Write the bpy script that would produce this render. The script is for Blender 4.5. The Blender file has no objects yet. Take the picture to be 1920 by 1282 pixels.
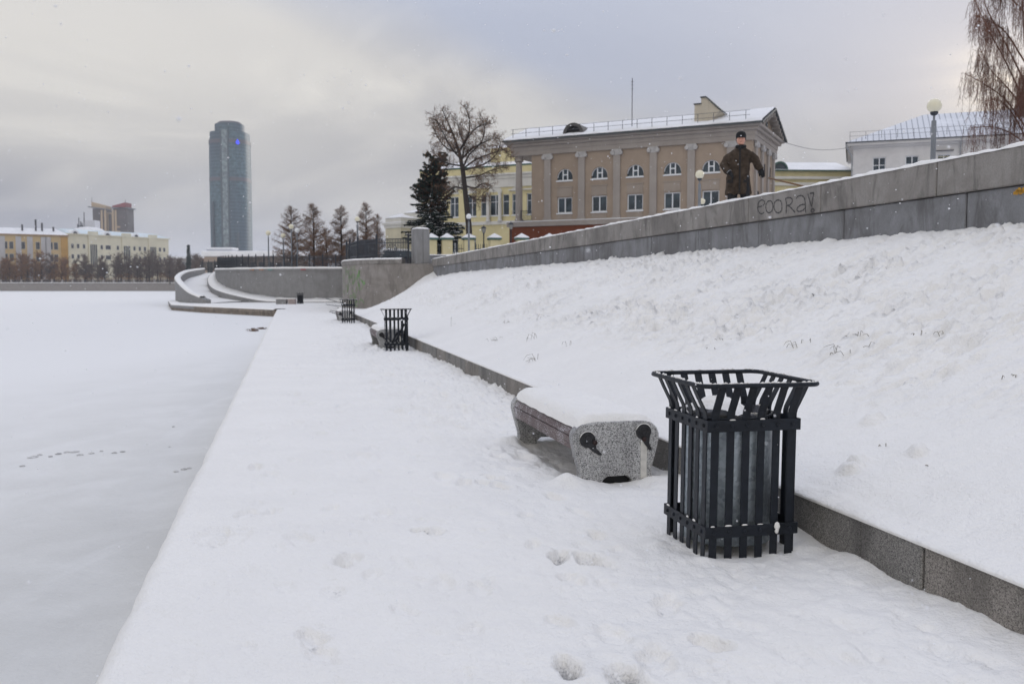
import bpy, bmesh, math, random
import numpy as np
from mathutils import Vector, Matrix
from mathutils.geometry import tessellate_polygon

random.seed(7)
R = math.radians
scene = bpy.context.scene
COL = scene.collection

# ------------------------------------------------------------------ camera
F_PX, CX, CY, EYE = 1706.7, 960.0, 641.0, 1.5
PITCH = math.atan(103.0 / F_PX)
cam_data = bpy.data.cameras.new("camera")
cam_data.sensor_width = 36.0
cam_data.lens = 32.0
cam_data.clip_start = 0.05
cam_data.clip_end = 8000.0
cam_data.dof.use_dof = True
cam_data.dof.focus_distance = 6.4
cam_data.dof.aperture_fstop = 4.0
cam = bpy.data.objects.new("camera", cam_data)
cam.location = (0, 0, EYE)
cam.rotation_euler = (R(90) - PITCH, 0, 0)
COL.objects.link(cam)
scene.camera = cam

# ------------------------------------------------------------------ sky, sun, exposure
SUN_EL, SUN_AZ = R(10.4), R(28.5)          # low behind the clouds, ahead and to the right
SUN_DIR = Vector((math.sin(SUN_AZ) * math.cos(SUN_EL), math.cos(SUN_AZ) * math.cos(SUN_EL), math.sin(SUN_EL)))
world = bpy.data.worlds.new("World")
scene.world = world
world.use_nodes = True
wt = world.node_tree
wt.nodes.clear()
def wn(t, **kw):
    n = wt.nodes.new(t)
    for k, v in kw.items():
        setattr(n, k, v)
    return n
def wl(a, b):
    wt.links.new(a, b)
def wmath(op, a, b=None, c=None, clamp=False):
    n = wn("ShaderNodeMath", operation=op, use_clamp=clamp)
    for i, v in enumerate((a, b, c)):
        if v is None: continue
        if isinstance(v, (int, float)): n.inputs[i].default_value = v
        else: wl(v, n.inputs[i])
    return n.outputs[0]
def wmix(f, a, b, mode="MIX"):
    n = wn("ShaderNodeMix", data_type="RGBA", blend_type=mode)
    n.clamp_factor = True
    for sock, v in ((n.inputs[0], f), (n.inputs[6], a), (n.inputs[7], b)):
        if isinstance(v, (int, float)): sock.default_value = v
        elif isinstance(v, tuple): sock.default_value = v
        else: wl(v, sock)
    return n.outputs[2]
w_out = wn("ShaderNodeOutputWorld")
w_bg = wn("ShaderNodeBackground")
w_bg.inputs[1].default_value = 1.0
wl(w_bg.outputs[0], w_out.inputs[0])
w_sky = wn("ShaderNodeTexSky", sky_type="NISHITA")
w_sky.sun_disc = False
w_sky.sun_elevation = SUN_EL
w_sky.sun_rotation = SUN_AZ
w_sky.altitude = 250.0
w_geo = wn("ShaderNodeTexCoord")
w_sep = wn("ShaderNodeSeparateXYZ")
wl(w_geo.outputs["Generated"], w_sep.inputs[0])
w_up = wmath("MAXIMUM", w_sep.outputs[2], 0.0)
w_den = wmath("ADD", w_up, 0.27)
w_cx = wmath("DIVIDE", w_sep.outputs[0], w_den)
w_cy = wmath("DIVIDE", w_sep.outputs[1], w_den)
w_comb = wn("ShaderNodeCombineXYZ")
wl(w_cx, w_comb.inputs[0]); wl(w_cy, w_comb.inputs[1])
def wnoise(scale, detail, off, rough=0.55, dist=0.3):
    n = wn("ShaderNodeTexNoise")
    n.inputs["Scale"].default_value = scale
    n.inputs["Detail"].default_value = detail
    n.inputs["Roughness"].default_value = rough
    n.inputs["Distortion"].default_value = dist
    m = wn("ShaderNodeMapping")
    m.inputs["Location"].default_value = off
    wl(w_comb.outputs[0], m.inputs[0])
    wl(m.outputs[0], n.inputs["Vector"])
    return n.outputs["Fac"]
def wramp(f, a, b):
    n = wn("ShaderNodeMapRange", interpolation_type="SMOOTHSTEP")
    wl(f, n.inputs[0])
    n.inputs[1].default_value = a; n.inputs[2].default_value = b
    return n.outputs[0]
n_big = wnoise(0.62, 3.0, (3.1, 1.7, 0.0), 0.5, 0.5)
n_fine = wnoise(1.7, 6.0, (7.4, 0.3, 2.0), 0.55, 0.8)
n_hole = wnoise(0.50, 3.0, (1.3, 9.0, 7.0), 0.5, 0.3)
bright = wmath("ADD", wmath("MULTIPLY", wramp(n_big, 0.38, 0.62), 0.58), wmath("MULTIPLY", wramp(n_fine, 0.40, 0.64), 0.42))
# overcast luminance: darker near the horizon, brighter towards the zenith
elev = wramp(w_up, 0.0, 0.24)
b2 = wmath("ADD", wmath("MULTIPLY", bright, 0.64), wmath("MULTIPLY", elev, 0.36))
cloud = wmix(b2, (0.218, 0.228, 0.285, 1), (0.616, 0.609, 0.618, 1))
zen = wmath("ADD", wmath("MULTIPLY", w_up, 1.75), 0.76)
zc = wn("ShaderNodeCombineColor")
for i in range(3): wl(zen, zc.inputs[i])
cloud = wmix(1.0, cloud, zc.outputs[0], "MULTIPLY")
# thin cloud lets the blue of the sky through
nish = wmix(1.0, w_sky.outputs[0], (0.06, 0.06, 0.06, 1), "MULTIPLY")
veil = wmix(1.0, wmix(0.10, (0.300, 0.340, 0.485, 1), nish), zc.outputs[0], "MULTIPLY")
thin = wmath("MULTIPLY", wramp(n_hole, 0.43, 0.59), wmath("ADD", wmath("MULTIPLY", elev, 0.62), 0.22))
skyc = wmix(thin, cloud, veil)
# the sun glowing through the cloud
w_dot = wn("ShaderNodeVectorMath", operation="DOT_PRODUCT")
wl(w_geo.outputs["Generated"], w_dot.inputs[0])
w_dot.inputs[1].default_value = SUN_DIR
w_d = wmath("MAXIMUM", w_dot.outputs["Value"], 0.0)
g1 = wmath("MULTIPLY", wmath("POWER", w_d, 700.0), wmath("ADD", wmath("MULTIPLY", wramp(n_fine, 0.40, 0.62), 0.75), 0.25))
g2 = wmath("POWER", w_d, 60.0)
glow = wmix(1.0, wmix(wmath("MULTIPLY", g1, 1.0, clamp=True), (0, 0, 0, 1), (0.62, 0.50, 0.30, 1)), wmix(g2, (0, 0, 0, 1), (0.07, 0.055, 0.035, 1)), "ADD")
skyc = wmix(1.0, skyc, glow, "ADD")
skyc = wmix(1.0, skyc, (1.0, 0.975, 0.885, 1), "MULTIPLY")
wl(skyc, w_bg.inputs[0])

sun_data = bpy.data.lights.new("sun", "SUN")
sun_data.energy = 0.9
sun_data.angle = R(25)
sun_data.color = (1.0, 0.93, 0.84)
sun = bpy.data.objects.new("sun", sun_data)
sun.rotation_euler = (-SUN_DIR).to_track_quat("-Z", "Y").to_euler()
COL.objects.link(sun)

scene.view_settings.view_transform = "Standard"
scene.view_settings.look = "None"
scene.view_settings.exposure = 0.28
scene.view_settings.gamma = 1.0
scene.view_settings.use_curve_mapping = False
scene.render.engine = "CYCLES"
scene.cycles.use_denoising = True
scene.cycles.max_bounces = 6
scene.cycles.diffuse_bounces = 3
scene.cycles.glossy_bounces = 3
scene.cycles.transmission_bounces = 3
scene.cycles.volume_bounces = 1
scene.cycles.caustics_reflective = False
scene.cycles.caustics_refractive = False

# ------------------------------------------------------------------ helpers
def at(px, py, Y):
    """point on the ray of photograph pixel (px, py) at world depth Y"""
    dx, dy = (px - CX) / F_PX, (CY - py) / F_PX
    d = Vector((dx, math.cos(PITCH) + dy * math.sin(PITCH), -math.sin(PITCH) + dy * math.cos(PITCH)))
    return Vector((0, 0, EYE)) + d * (Y / d.y)
def gnd(px, py, z=0.0):
    dx, dy = (px - CX) / F_PX, (CY - py) / F_PX
    d = Vector((dx, math.cos(PITCH) + dy * math.sin(PITCH), -math.sin(PITCH) + dy * math.cos(PITCH)))
    return Vector((0, 0, EYE)) + d * ((z - EYE) / d.z)
ANG = R(13.8)
CA, SA = math.cos(ANG), math.sin(ANG)
def pf(s, t, z=0.0):
    """promenade frame: s along the quay, t across it towards the slope"""
    return Vector((t * CA - s * SA, t * SA + s * CA, z))
def st(v):
    return (-v[0] * SA + v[1] * CA, v[0] * CA + v[1] * SA)

class MB:
    def __init__(self):
        self.v, self.f, self.mi, self.cur = [], [], [], 0
    def add(self, vs, fs):
        o = len(self.v)
        self.v.extend(tuple(p) for p in vs)
        self.f.extend(tuple(i + o for i in f) for f in fs)
        self.mi.extend([self.cur] * len(fs))
        return self
    def box(self, x0, x1, y0, y1, z0, z1):
        return self.add([(x0,y0,z0),(x1,y0,z0),(x1,y1,z0),(x0,y1,z0),(x0,y0,z1),(x1,y0,z1),(x1,y1,z1),(x0,y1,z1)],
            [(0,3,2,1),(4,5,6,7),(0,1,5,4),(1,2,6,5),(2,3,7,6),(3,0,4,7)])
    def bar(self, a, b, w, h, up=(0,0,1)):
        a, b, up = Vector(a), Vector(b), Vector(up)
        d = (b - a).normalized()
        s = d.cross(up)
        if s.length < 1e-5: s = d.cross(Vector((1,0,0)))
        s.normalize(); u = s.cross(d).normalized()
        vs = []
        for p in (a, b):
            for i, j in ((-1,-1),(1,-1),(1,1),(-1,1)):
                vs.append(p + s * (i * w / 2) + u * (j * h / 2))
        return self.add(vs, [(0,3,2,1),(4,5,6,7),(0,1,5,4),(1,2,6,5),(2,3,7,6),(3,0,4,7)][0:2] + [(0,1,5,4),(1,2,6,5),(2,3,7,6),(3,0,4,7)])
    def tube(self, pts, rad, n=6, caps=True, closed=False):
        pts = [Vector(p) for p in pts]
        m = len(pts)
        if not isinstance(rad, (list, tuple)): rad = [rad] * m
        vs, fs = [], []
        ref = None
        for i, p in enumerate(pts):
            if closed: d = pts[(i + 1) % m] - pts[i - 1]
            else: d = pts[min(i + 1, m - 1)] - pts[max(i - 1, 0)]
            if d.length < 1e-9: d = Vector((0, 0, 1))
            d.normalize()
            if ref is None:
                ref = d.cross(Vector((0.31, 0.17, 0.93)))
                if ref.length < 0.05: ref = d.cross(Vector((1, 0, 0)))
            ref = ref - d * ref.dot(d)
            if ref.length < 1e-6: ref = d.orthogonal()
            ref.normalize()
            w = d.cross(ref)
            for k in range(n):
                a = 2 * math.pi * k / n
                vs.append(p + (ref * math.cos(a) + w * math.sin(a)) * rad[i])
        for i in range(m if closed else m - 1):
            j = (i + 1) % m
            for k in range(n):
                k2 = (k + 1) % n
                fs.append((i * n + k, i * n + k2, j * n + k2, j * n + k))
        if caps and not closed:
            fs.append(tuple(range(n - 1, -1, -1)))
            fs.append(tuple((m - 1) * n + k for k in range(n)))
        return self.add(vs, fs)
    def lathe(self, prof, n=16, c=(0,0,0), sx=1, sy=1):
        vs, fs = [], []
        for r, z in prof:
            for k in range(n):
                a = 2 * math.pi * k / n
                vs.append((c[0] + r * sx * math.cos(a), c[1] + r * sy * math.sin(a), c[2] + z))
        for i in range(len(prof) - 1):
            for k in range(n):
                k2 = (k + 1) % n
                fs.append((i*n+k, i*n+k2, (i+1)*n+k2, (i+1)*n+k))
        fs.append(tuple(range(n - 1, -1, -1)))
        fs.append(tuple((len(prof) - 1) * n + k for k in range(n)))
        return self.add(vs, fs)
    def prism(self, pts, f0, f1):
        """pts: 2D outline (counter-clockwise); f0, f1 map a 2D point to 3D on the two end faces"""
        n = len(pts)
        vs = [f0(*p) for p in pts] + [f1(*p) for p in pts]
        fs = [tuple(range(n - 1, -1, -1)), tuple(range(n, 2 * n))]
        fs += [(k, (k + 1) % n, n + (k + 1) % n, n + k) for k in range(n)]
        return self.add(vs, fs)
    def grid(self, P):
        """P[i][j] points"""
        a, b = len(P), len(P[0])
        return self.add([p for row in P for p in row],
            [(i*b+j, i*b+j+1, (i+1)*b+j+1, (i+1)*b+j) for i in range(a-1) for j in range(b-1)])
    def mesh(self, name, mats, smooth=False, bevel=0.0, seg=1, fix=True):
        me = bpy.data.meshes.new(name)
        me.from_pydata(self.v, [], self.f)
        if not isinstance(mats, (list, tuple)): mats = [mats]
        for m in mats: me.materials.append(m)
        if len(mats) > 1: me.polygons.foreach_set("material_index", self.mi)
        if fix or bevel:
            bm = bmesh.new(); bm.from_mesh(me)
            if fix: bmesh.ops.recalc_face_normals(bm, faces=bm.faces)
            if bevel:
                es = [e for e in bm.edges if len(e.link_faces) == 2 and e.calc_face_angle(0) > R(28)]
                bmesh.ops.bevel(bm, geom=es, offset=bevel, segments=seg, affect="EDGES", profile=0.5)
            bm.to_mesh(me); bm.free()
        if smooth: me.polygons.foreach_set("use_smooth", [True] * len(me.polygons))
        me.update()
        return me
    def build(self, name, mats, parent=None, smooth=False, bevel=0.0, seg=1, fix=True):
        return link(name, self.mesh(name, mats, smooth, bevel, seg, fix), parent)

def link(name, me, parent=None, loc=None, rz=None):
    o = bpy.data.objects.new(name, me)
    COL.objects.link(o)
    if parent is not None: o.parent = parent
    if loc is not None: o.location = loc
    if rz is not None: o.rotation_euler = (0, 0, rz)
    return o
def tag(o, label, cat, group=None):
    o["label"] = label; o["category"] = cat
    if group: o["group"] = group
    return o
def thing(name, label, cat, loc=(0,0,0), rz=0.0, group=None):
    o = bpy.data.objects.new(name, None)
    COL.objects.link(o)
    o.location = loc; o.rotation_euler = (0, 0, rz)
    o.empty_display_size = 0.2
    return tag(o, label, cat, group)
def structure(o):
    o["kind"] = "structure"; return o
def stuff(o):
    o["kind"] = "stuff"; return o
def copy_tree(o, parent=None):
    c = o.copy(); COL.objects.link(c)
    if parent is not None: c.parent = parent
    for ch in list(o.children): copy_tree(ch, c)
    return c
def np_mesh(name, V, Fq, mats, smooth=True):
    """V (n,3) array, Fq (m,k) array of quads or triangles"""
    me = bpy.data.meshes.new(name)
    n, m, k = len(V), len(Fq), Fq.shape[1]
    me.vertices.add(n); me.vertices.foreach_set("co", np.asarray(V, dtype=np.float32).ravel())
    me.loops.add(m * k); me.loops.foreach_set("vertex_index", np.asarray(Fq, dtype=np.int32).ravel())
    me.polygons.add(m)
    me.polygons.foreach_set("loop_start", np.arange(0, m * k, k, dtype=np.int32))
    me.polygons.foreach_set("use_smooth", np.full(m, smooth))
    for x in (mats if isinstance(mats, (list, tuple)) else [mats]): me.materials.append(x)
    me.update(calc_edges=True); me.validate()
    return me
def grid_faces(a, b):
    i, j = np.meshgrid(np.arange(a - 1), np.arange(b - 1), indexing="ij")
    q = i * b + j
    return np.stack([q, q + 1, q + b + 1, q + b], axis=-1).reshape(-1, 4)

# gradient noise on arrays
def noise2(x, y, seed=0):
    rng = np.random.RandomState(seed)
    perm = rng.permutation(256); ang = rng.rand(256) * 2 * np.pi
    gx, gy = np.cos(ang), np.sin(ang)
    xi, yi = np.floor(x).astype(int), np.floor(y).astype(int)
    xf, yf = x - xi, y - yi
    u, v = xf**3 * (xf * (xf * 6 - 15) + 10), yf**3 * (yf * (yf * 6 - 15) + 10)
    def g(ix, iy, dx, dy):
        h = perm[(perm[ix & 255] + iy) & 255]
        return gx[h] * dx + gy[h] * dy
    a = g(xi, yi, xf, yf); b = g(xi + 1, yi, xf - 1, yf)
    c = g(xi, yi + 1, xf, yf - 1); d = g(xi + 1, yi + 1, xf - 1, yf - 1)
    return (a * (1 - u) + b * u) * (1 - v) + (c * (1 - u) + d * u) * v
def fbm(x, y, seed=0, octs=4, gain=0.5):
    r, a = 0.0, 1.0
    for o in range(octs):
        r = r + a * noise2(x * 2**o, y * 2**o, seed + o); a *= gain
    return r
def sstep(a, b, x):
    u = np.clip((x - a) / (b - a), 0, 1)
    return u * u * (3 - 2 * u)

# ------------------------------------------------------------------ materials
def srgb(r, g, b):
    f = lambda c: ((c/255 + 0.055) / 1.055) ** 2.4 if c/255 > 0.04045 else c/255/12.92
    return (f(r), f(g), f(b), 1.0)
class NT:
    def __init__(self, name, rough=0.7, metal=0.0, spec=0.5):
        self.m = bpy.data.materials.new(name); self.m.use_nodes = True
        self.t = self.m.node_tree
        self.b = self.t.nodes["Principled BSDF"]
        self.b.inputs["Roughness"].default_value = rough
        self.b.inputs["Metallic"].default_value = metal
        self.b.inputs["Specular IOR Level"].default_value = spec
    def n(self, t, **kw):
        x = self.t.nodes.new(t)
        for k, v in kw.items(): setattr(x, k, v)
        return x
    def l(self, a, b): self.t.links.new(a, b)
    def pos(self, scale=(1,1,1), obj=False, rot=(0,0,0)):
        src = self.n("ShaderNodeTexCoord").outputs["Object"] if obj else self.n("ShaderNodeNewGeometry").outputs["Position"]
        mp = self.n("ShaderNodeMapping")
        mp.inputs["Scale"].default_value = scale
        mp.inputs["Rotation"].default_value = rot
        self.l(src, mp.inputs[0]); return mp.outputs[0]
    def noise(self, vec, scale, detail=3.0, rough=0.55, dist=0.0):
        x = self.n("ShaderNodeTexNoise")
        x.inputs["Scale"].default_value = scale; x.inputs["Detail"].default_value = detail
        x.inputs["Roughness"].default_value = rough; x.inputs["Distortion"].default_value = dist
        self.l(vec, x.inputs["Vector"]); return x.outputs["Fac"]
    def ramp(self, f, a, b, lo=0.0, hi=1.0):
        x = self.n("ShaderNodeMapRange", interpolation_type="SMOOTHSTEP")
        self.l(f, x.inputs[0])
        for i, v in enumerate((a, b, lo, hi)): x.inputs[i + 1].default_value = v
        return x.outputs[0]
    def mix(self, f, a, b, mode="MIX"):
        x = self.n("ShaderNodeMix", data_type="RGBA", blend_type=mode); x.clamp_factor = True
        for s, v in ((x.inputs[0], f), (x.inputs[6], a), (x.inputs[7], b)):
            if isinstance(v, (int, float, tuple)): s.default_value = v
            else: self.l(v, s)
        return x.outputs[2]
    def math(self, op, a, b=None):
        x = self.n("ShaderNodeMath", operation=op)
        for i, v in enumerate((a, b)):
            if v is None: continue
            if isinstance(v, (int, float)): x.inputs[i].default_value = v
            else: self.l(v, x.inputs[i])
        return x.outputs[0]
    def color(self, c):
        if isinstance(c, tuple): self.b.inputs["Base Color"].default_value = c
        else: self.l(c, self.b.inputs["Base Color"])
        return self
    def rough(self, f): self.l(f, self.b.inputs["Roughness"]); return self
    def bump(self, h, dist, strength=1.0):
        x = self.n("ShaderNodeBump")
        x.inputs["Distance"].default_value = dist; x.inputs["Strength"].default_value = strength
        self.l(h, x.inputs["Height"]); self.l(x.outputs[0], self.b.inputs["Normal"])
        return self
def mul(c, k): return (min(1, c[0]*k), min(1, c[1]*k), min(1, c[2]*k), 1.0)
def plain(name, c, rough=0.7, metal=0.0, var=0.12, scale=3.0, spec=0.5, obj=False, bump=0.0, bscale=40.0, detail=4.0):
    """a colour that wanders a little, with optional fine relief"""
    n = NT(name, rough, metal, spec)
    v = n.pos(obj=obj)
    f = n.noise(v, scale, detail)
    n.color(n.mix(n.ramp(f, 0.3, 0.7), mul(c, 1 - var), mul(c, 1 + var)))
    if bump: n.bump(n.noise(v, bscale, 3.0), bump)
    return n.m

def make_snow(name, bump=0.012, tint=(0.900, 0.875, 0.830, 1), dirt=False, fine=60.0):
    n = NT(name, 0.55, 0.0, 0.25)
    v = n.pos()
    big = n.noise(v, 1.3, 3.0)
    c = n.mix(n.ramp(big, 0.3, 0.7), mul(tint, 0.965), tint)
    if dirt:
        at_ = n.n("ShaderNodeAttribute"); at_.attribute_name = "dirt"
        sp = n.noise(v, 70.0, 3.0, 0.7)
        k = n.ramp(n.math("ADD", n.math("MULTIPLY", at_.outputs["Fac"], 0.75), n.math("MULTIPLY", sp, 0.6)), 0.55, 0.95)
        c = n.mix(n.math("MULTIPLY", k, 0.85), c, (0.16, 0.155, 0.155, 1))
    n.color(c)
    h = n.math("ADD", n.math("MULTIPLY", n.noise(v, 7.0, 4.0, 0.6), 1.0), n.math("MULTIPLY", n.noise(v, fine, 3.0, 0.6), 0.28))
    n.bump(h, bump)
    return n.m
SNOW = make_snow("snow", 0.03)
SNOW_PATH = make_snow("trodden_snow", 0.03, dirt=True)
SNOW_FAR = plain("far_snow", (0.82, 0.81, 0.80, 1), 0.6, var=0.05, scale=0.4)
SNOW_ROOF = plain("roof_snow", (0.82, 0.81, 0.80, 1), 0.6, var=0.05, scale=0.5, bump=0.05, bscale=2.0)

def make_ice():
    n = NT("snow_dusted_ice", 0.42, 0.0, 0.35)
    v = n.pos()
    big = n.noise(n.pos((0.05, 0.02, 1), rot=(0, 0, R(-14))), 1.0, 3.0, 0.5, 0.6)
    far = n.n("ShaderNodeSeparateXYZ"); n.l(v, far.inputs[0])
    # snow lies deeper further out over the pond; the strip under the quay was open last and is barely dusted
    s_ = n.math("ADD", n.math("MULTIPLY", far.outputs[0], -SA), n.math("MULTIPLY", far.outputs[1], CA))
    t_ = n.math("ADD", n.math("MULTIPLY", far.outputs[0], CA), n.math("MULTIPLY", far.outputs[1], SA))
    band = n.math("ADD", n.math("MULTIPLY", s_, 0.030), n.math("MULTIPLY", t_, -0.045))
    k = n.ramp(n.math("ADD", band, n.math("MULTIPLY", big, 0.95)), 0.82, 1.52)
    sm = n.noise(v, 0.8, 5.0, 0.6, 0.4)
    wind = n.noise(n.pos((0.55, 0.22, 1), rot=(0, 0, R(35))), 1.0, 6.0, 0.62, 1.0)
    thin = n.mix(n.ramp(sm, 0.3, 0.72), (0.575, 0.565, 0.535, 1), (0.675, 0.665, 0.635, 1))
    thin = n.mix(n.math("MULTIPLY", n.ramp(wind, 0.50, 0.66), 0.45), thin, (0.77, 0.76, 0.74, 1))
    thin = n.mix(n.math("MULTIPLY", n.ramp(n.noise(v, 2.6, 6.0, 0.7, 0.6), 0.64, 0.72), 0.35), thin, (0.42, 0.42, 0.41, 1))
    n.color(n.mix(k, thin, (0.85, 0.84, 0.82, 1)))
    h = n.math("ADD", n.noise(v, 3.0, 4.0, 0.6), n.math("MULTIPLY", n.noise(v, 26.0, 3.0), 0.3))
    n.bump(h, 0.018)
    return n.m
ICE = make_ice()

def make_granite(name, dark, mid, light, scale=150.0, bump=0.0015, stain=0.0, obj=False):
    n = NT(name, 0.75)
    v = n.pos(obj=obj)
    vo = n.n("ShaderNodeTexVoronoi"); vo.inputs["Scale"].default_value = scale
    n.l(v, vo.inputs["Vector"])
    sep = n.n("ShaderNodeSeparateColor"); n.l(vo.outputs["Color"], sep.inputs[0])
    c = n.mix(n.ramp(sep.outputs[0], 0.25, 0.40), dark, mid)
    c = n.mix(n.ramp(sep.outputs[1], 0.55, 0.75), c, light)
    if stain:
        st_ = n.noise(n.pos((1.2, 1.2, 0.5), obj=obj), 2.2, 4.0, 0.6, 0.3)
        c = n.mix(n.math("MULTIPLY", n.ramp(st_, 0.42, 0.66), stain), c, mul(dark, 0.75))
    n.color(c)
    n.bump(n.noise(v, scale * 0.7, 2.0), bump)
    return n.m
GRANITE = make_granite("speckled_granite", (0.10, 0.10, 0.10, 1), (0.36, 0.355, 0.345, 1), (0.58, 0.575, 0.565, 1), 170.0, stain=0.40)
KERB_A = make_granite("kerb_granite", (0.075, 0.07, 0.065, 1), (0.185, 0.175, 0.16, 1), (0.30, 0.285, 0.26, 1), 230.0, stain=0.6)
KERB_B = make_granite("brown_kerb_granite", (0.085, 0.075, 0.065, 1), (0.22, 0.20, 0.175, 1), (0.33, 0.30, 0.265, 1), 230.0, stain=0.5)

def make_wall(name, base, dark, light, streak=0.75, rust=0.0):
    """weathered stone: vertical runs of dirt, blotches, fine grain"""
    n = NT(name, 0.8)
    v = n.pos()
    run = n.noise(n.pos((2.6, 2.6, 0.75)), 1.0, 6.0, 0.65, 1.2)
    blot = n.noise(v, 1.7, 6.0, 0.65, 0.6)
    grain = n.noise(v, 60.0, 2.0)
    c = n.mix(n.ramp(blot, 0.34, 0.66), base, light)
    c = n.mix(n.math("MULTIPLY", n.ramp(n.noise(v, 0.62, 5.0, 0.6, 0.8), 0.50, 0.64), 0.55), c, mul(dark, 1.25))
    c = n.mix(n.math("MULTIPLY", n.ramp(run, 0.46, 0.68), streak), c, dark)
    c = n.mix(n.math("MULTIPLY", n.ramp(n.noise(n.pos((5, 5, 1.1)), 1.0, 4.0, 0.6, 0.8), 0.66, 0.75), 0.35), c, mul(light, 1.35))
    if rust:
        c = n.mix(n.math("MULTIPLY", n.ramp(n.noise(v, 0.45, 3.0), 0.60, 0.72), rust), c, (0.40, 0.20, 0.04, 1))
    c = n.mix(n.ramp(grain, 0.35, 0.65), mul((1,1,1,1), 0.86), (1, 1, 1, 1)) if False else n.mix(n.math("MULTIPLY", n.ramp(grain, 0.4, 0.7), 0.22), c, mul(dark, 0.8))
    n.color(c)
    n.bump(n.math("ADD", grain, n.math("MULTIPLY", n.noise(v, 9.0, 3.0), 1.5)), 0.004)
    return n.m
STONE = make_wall("weathered_stone", (0.235, 0.217, 0.198, 1), (0.100, 0.092, 0.083, 1), (0.305, 0.285, 0.262, 1))
STONE_LOW = make_wall("weathered_base_stone", (0.195, 0.195, 0.198, 1), (0.095, 0.09, 0.088, 1), (0.255, 0.258, 0.265, 1), 0.7, 0.0)
CONCRETE = make_wall("bastion_concrete", (0.26, 0.235, 0.215, 1), (0.15, 0.135, 0.12, 1), (0.31, 0.285, 0.26, 1), 0.6)
CONCRETE2 = make_wall("curved_concrete", (0.245, 0.24, 0.235, 1), (0.17, 0.165, 0.16, 1), (0.28, 0.275, 0.27, 1), 0.4)
QUAY = make_wall("quay_stone", (0.22, 0.18, 0.14, 1), (0.10, 0.085, 0.07, 1), (0.30, 0.25, 0.20, 1), 0.8)

IRON = plain("painted_iron", (0.009, 0.012, 0.018, 1), 0.5, 0.0, var=0.35, scale=9.0, spec=0.3, obj=True, bump=0.0008, bscale=60)
IRON_FAR = plain("fence_iron", (0.022, 0.027, 0.036, 1), 0.5, var=0.2)
def make_zinc():
    n = NT("galvanised_steel", 0.42, 0.55)
    v = n.pos(obj=True)
    vo = n.n("ShaderNodeTexVoronoi"); vo.inputs["Scale"].default_value = 45.0
    n.l(v, vo.inputs["Vector"])
    sep = n.n("ShaderNodeSeparateColor"); n.l(vo.outputs["Color"], sep.inputs[0])
    c = n.mix(sep.outputs[0], (0.26, 0.30, 0.33, 1), (0.46, 0.51, 0.54, 1))
    d = n.noise(n.pos((6, 6, 0.9), obj=True), 1.0, 4.0)
    n.color(n.mix(n.math("MULTIPLY", n.ramp(d, 0.48, 0.72), 0.6), c, (0.15, 0.17, 0.19, 1)))
    n.rough(n.ramp(sep.outputs[1], 0.0, 1.0, 0.34, 0.55))
    return n.m
ZINC = make_zinc()
def make_plank():
    n = NT("brown_plank", 0.62)
    v = n.pos((30, 1.2, 30), obj=True)
    g = n.noise(v, 1.0, 5.0, 0.6, 0.3)
    c = n.mix(n.ramp(g, 0.3, 0.7), (0.085, 0.056, 0.054, 1), (0.135, 0.095, 0.090, 1))
    sp = n.noise(n.pos(obj=True), 150.0, 2.0, 0.5)      # clinging snow grains
    pt = n.noise(n.pos(obj=True), 3.5, 2.0, 0.5)
    k = n.ramp(n.math("ADD", sp, n.math("MULTIPLY", pt, 0.45)), 0.82, 0.88)
    n.color(n.mix(k, c, (0.75, 0.76, 0.78, 1)))
    n.bump(g, 0.002)
    return n.m
PLANK = make_plank()
BRONZE = plain("dark_cast_metal", (0.028, 0.028, 0.030, 1), 0.55, 0.3, var=0.3, scale=30, obj=True, bump=0.002, bscale=70)
BOLT = plain("rusty_bolt", (0.030, 0.016, 0.014, 1), 0.7, 0.2, var=0.4, scale=60, obj=True)
LIME = plain("lime_streak", (0.62, 0.60, 0.55, 1), 0.8, var=0.14, scale=14, obj=True)
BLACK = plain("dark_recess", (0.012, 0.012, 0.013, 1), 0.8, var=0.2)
BAG = plain("black_plastic_bag", (0.010, 0.010, 0.012, 1), 0.3, var=0.3, obj=True, bump=0.02, bscale=18)

# ------------------------------------------------------------------ paths and sections
def catmull(P, n=6):
    P = [Vector(p) for p in P]; out = []
    for i in range(len(P) - 1):
        p0, p1, p2, p3 = P[max(i-1,0)], P[i], P[i+1], P[min(i+2,len(P)-1)]
        for k in range(n):
            u = k / n
            out.append(0.5 * ((2*p1) + (p2-p0)*u + (2*p0-5*p1+4*p2-p3)*u*u + (3*p1-p0-3*p2+p3)*u**3))
    out.append(P[-1]); return out
def normals(P):
    N = []
    for i in range(len(P)):
        d = P[min(i+1,len(P)-1)] - P[max(i-1,0)]
        N.append(Vector((-d.y, d.x, 0)).normalized())
    return N
def section(mb, P, a, b, z0, z1):
    """wall along path P, between offsets a and b on its left normal, heights z0(i), z1(i)"""
    N = normals(P); rows = []
    g = lambda z, i: z[i] if isinstance(z, (list, tuple)) else z
    for i, p in enumerate(P):
        A, B = p + N[i]*a, p + N[i]*b
        rows.append([(A.x,A.y,g(z0,i)), (B.x,B.y,g(z0,i)), (B.x,B.y,g(z1,i)), (A.x,A.y,g(z1,i))])
    m = len(rows); vs = [p for r in rows for p in r]; fs = []
    for i in range(m-1):
        for k in range(4):
            k2 = (k+1) % 4
            fs.append((i*4+k, i*4+k2, (i+1)*4+k2, (i+1)*4+k))
    fs += [(3,2,1,0), tuple((m-1)*4+k for k in range(4))]
    return mb.add(vs, fs)
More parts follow.
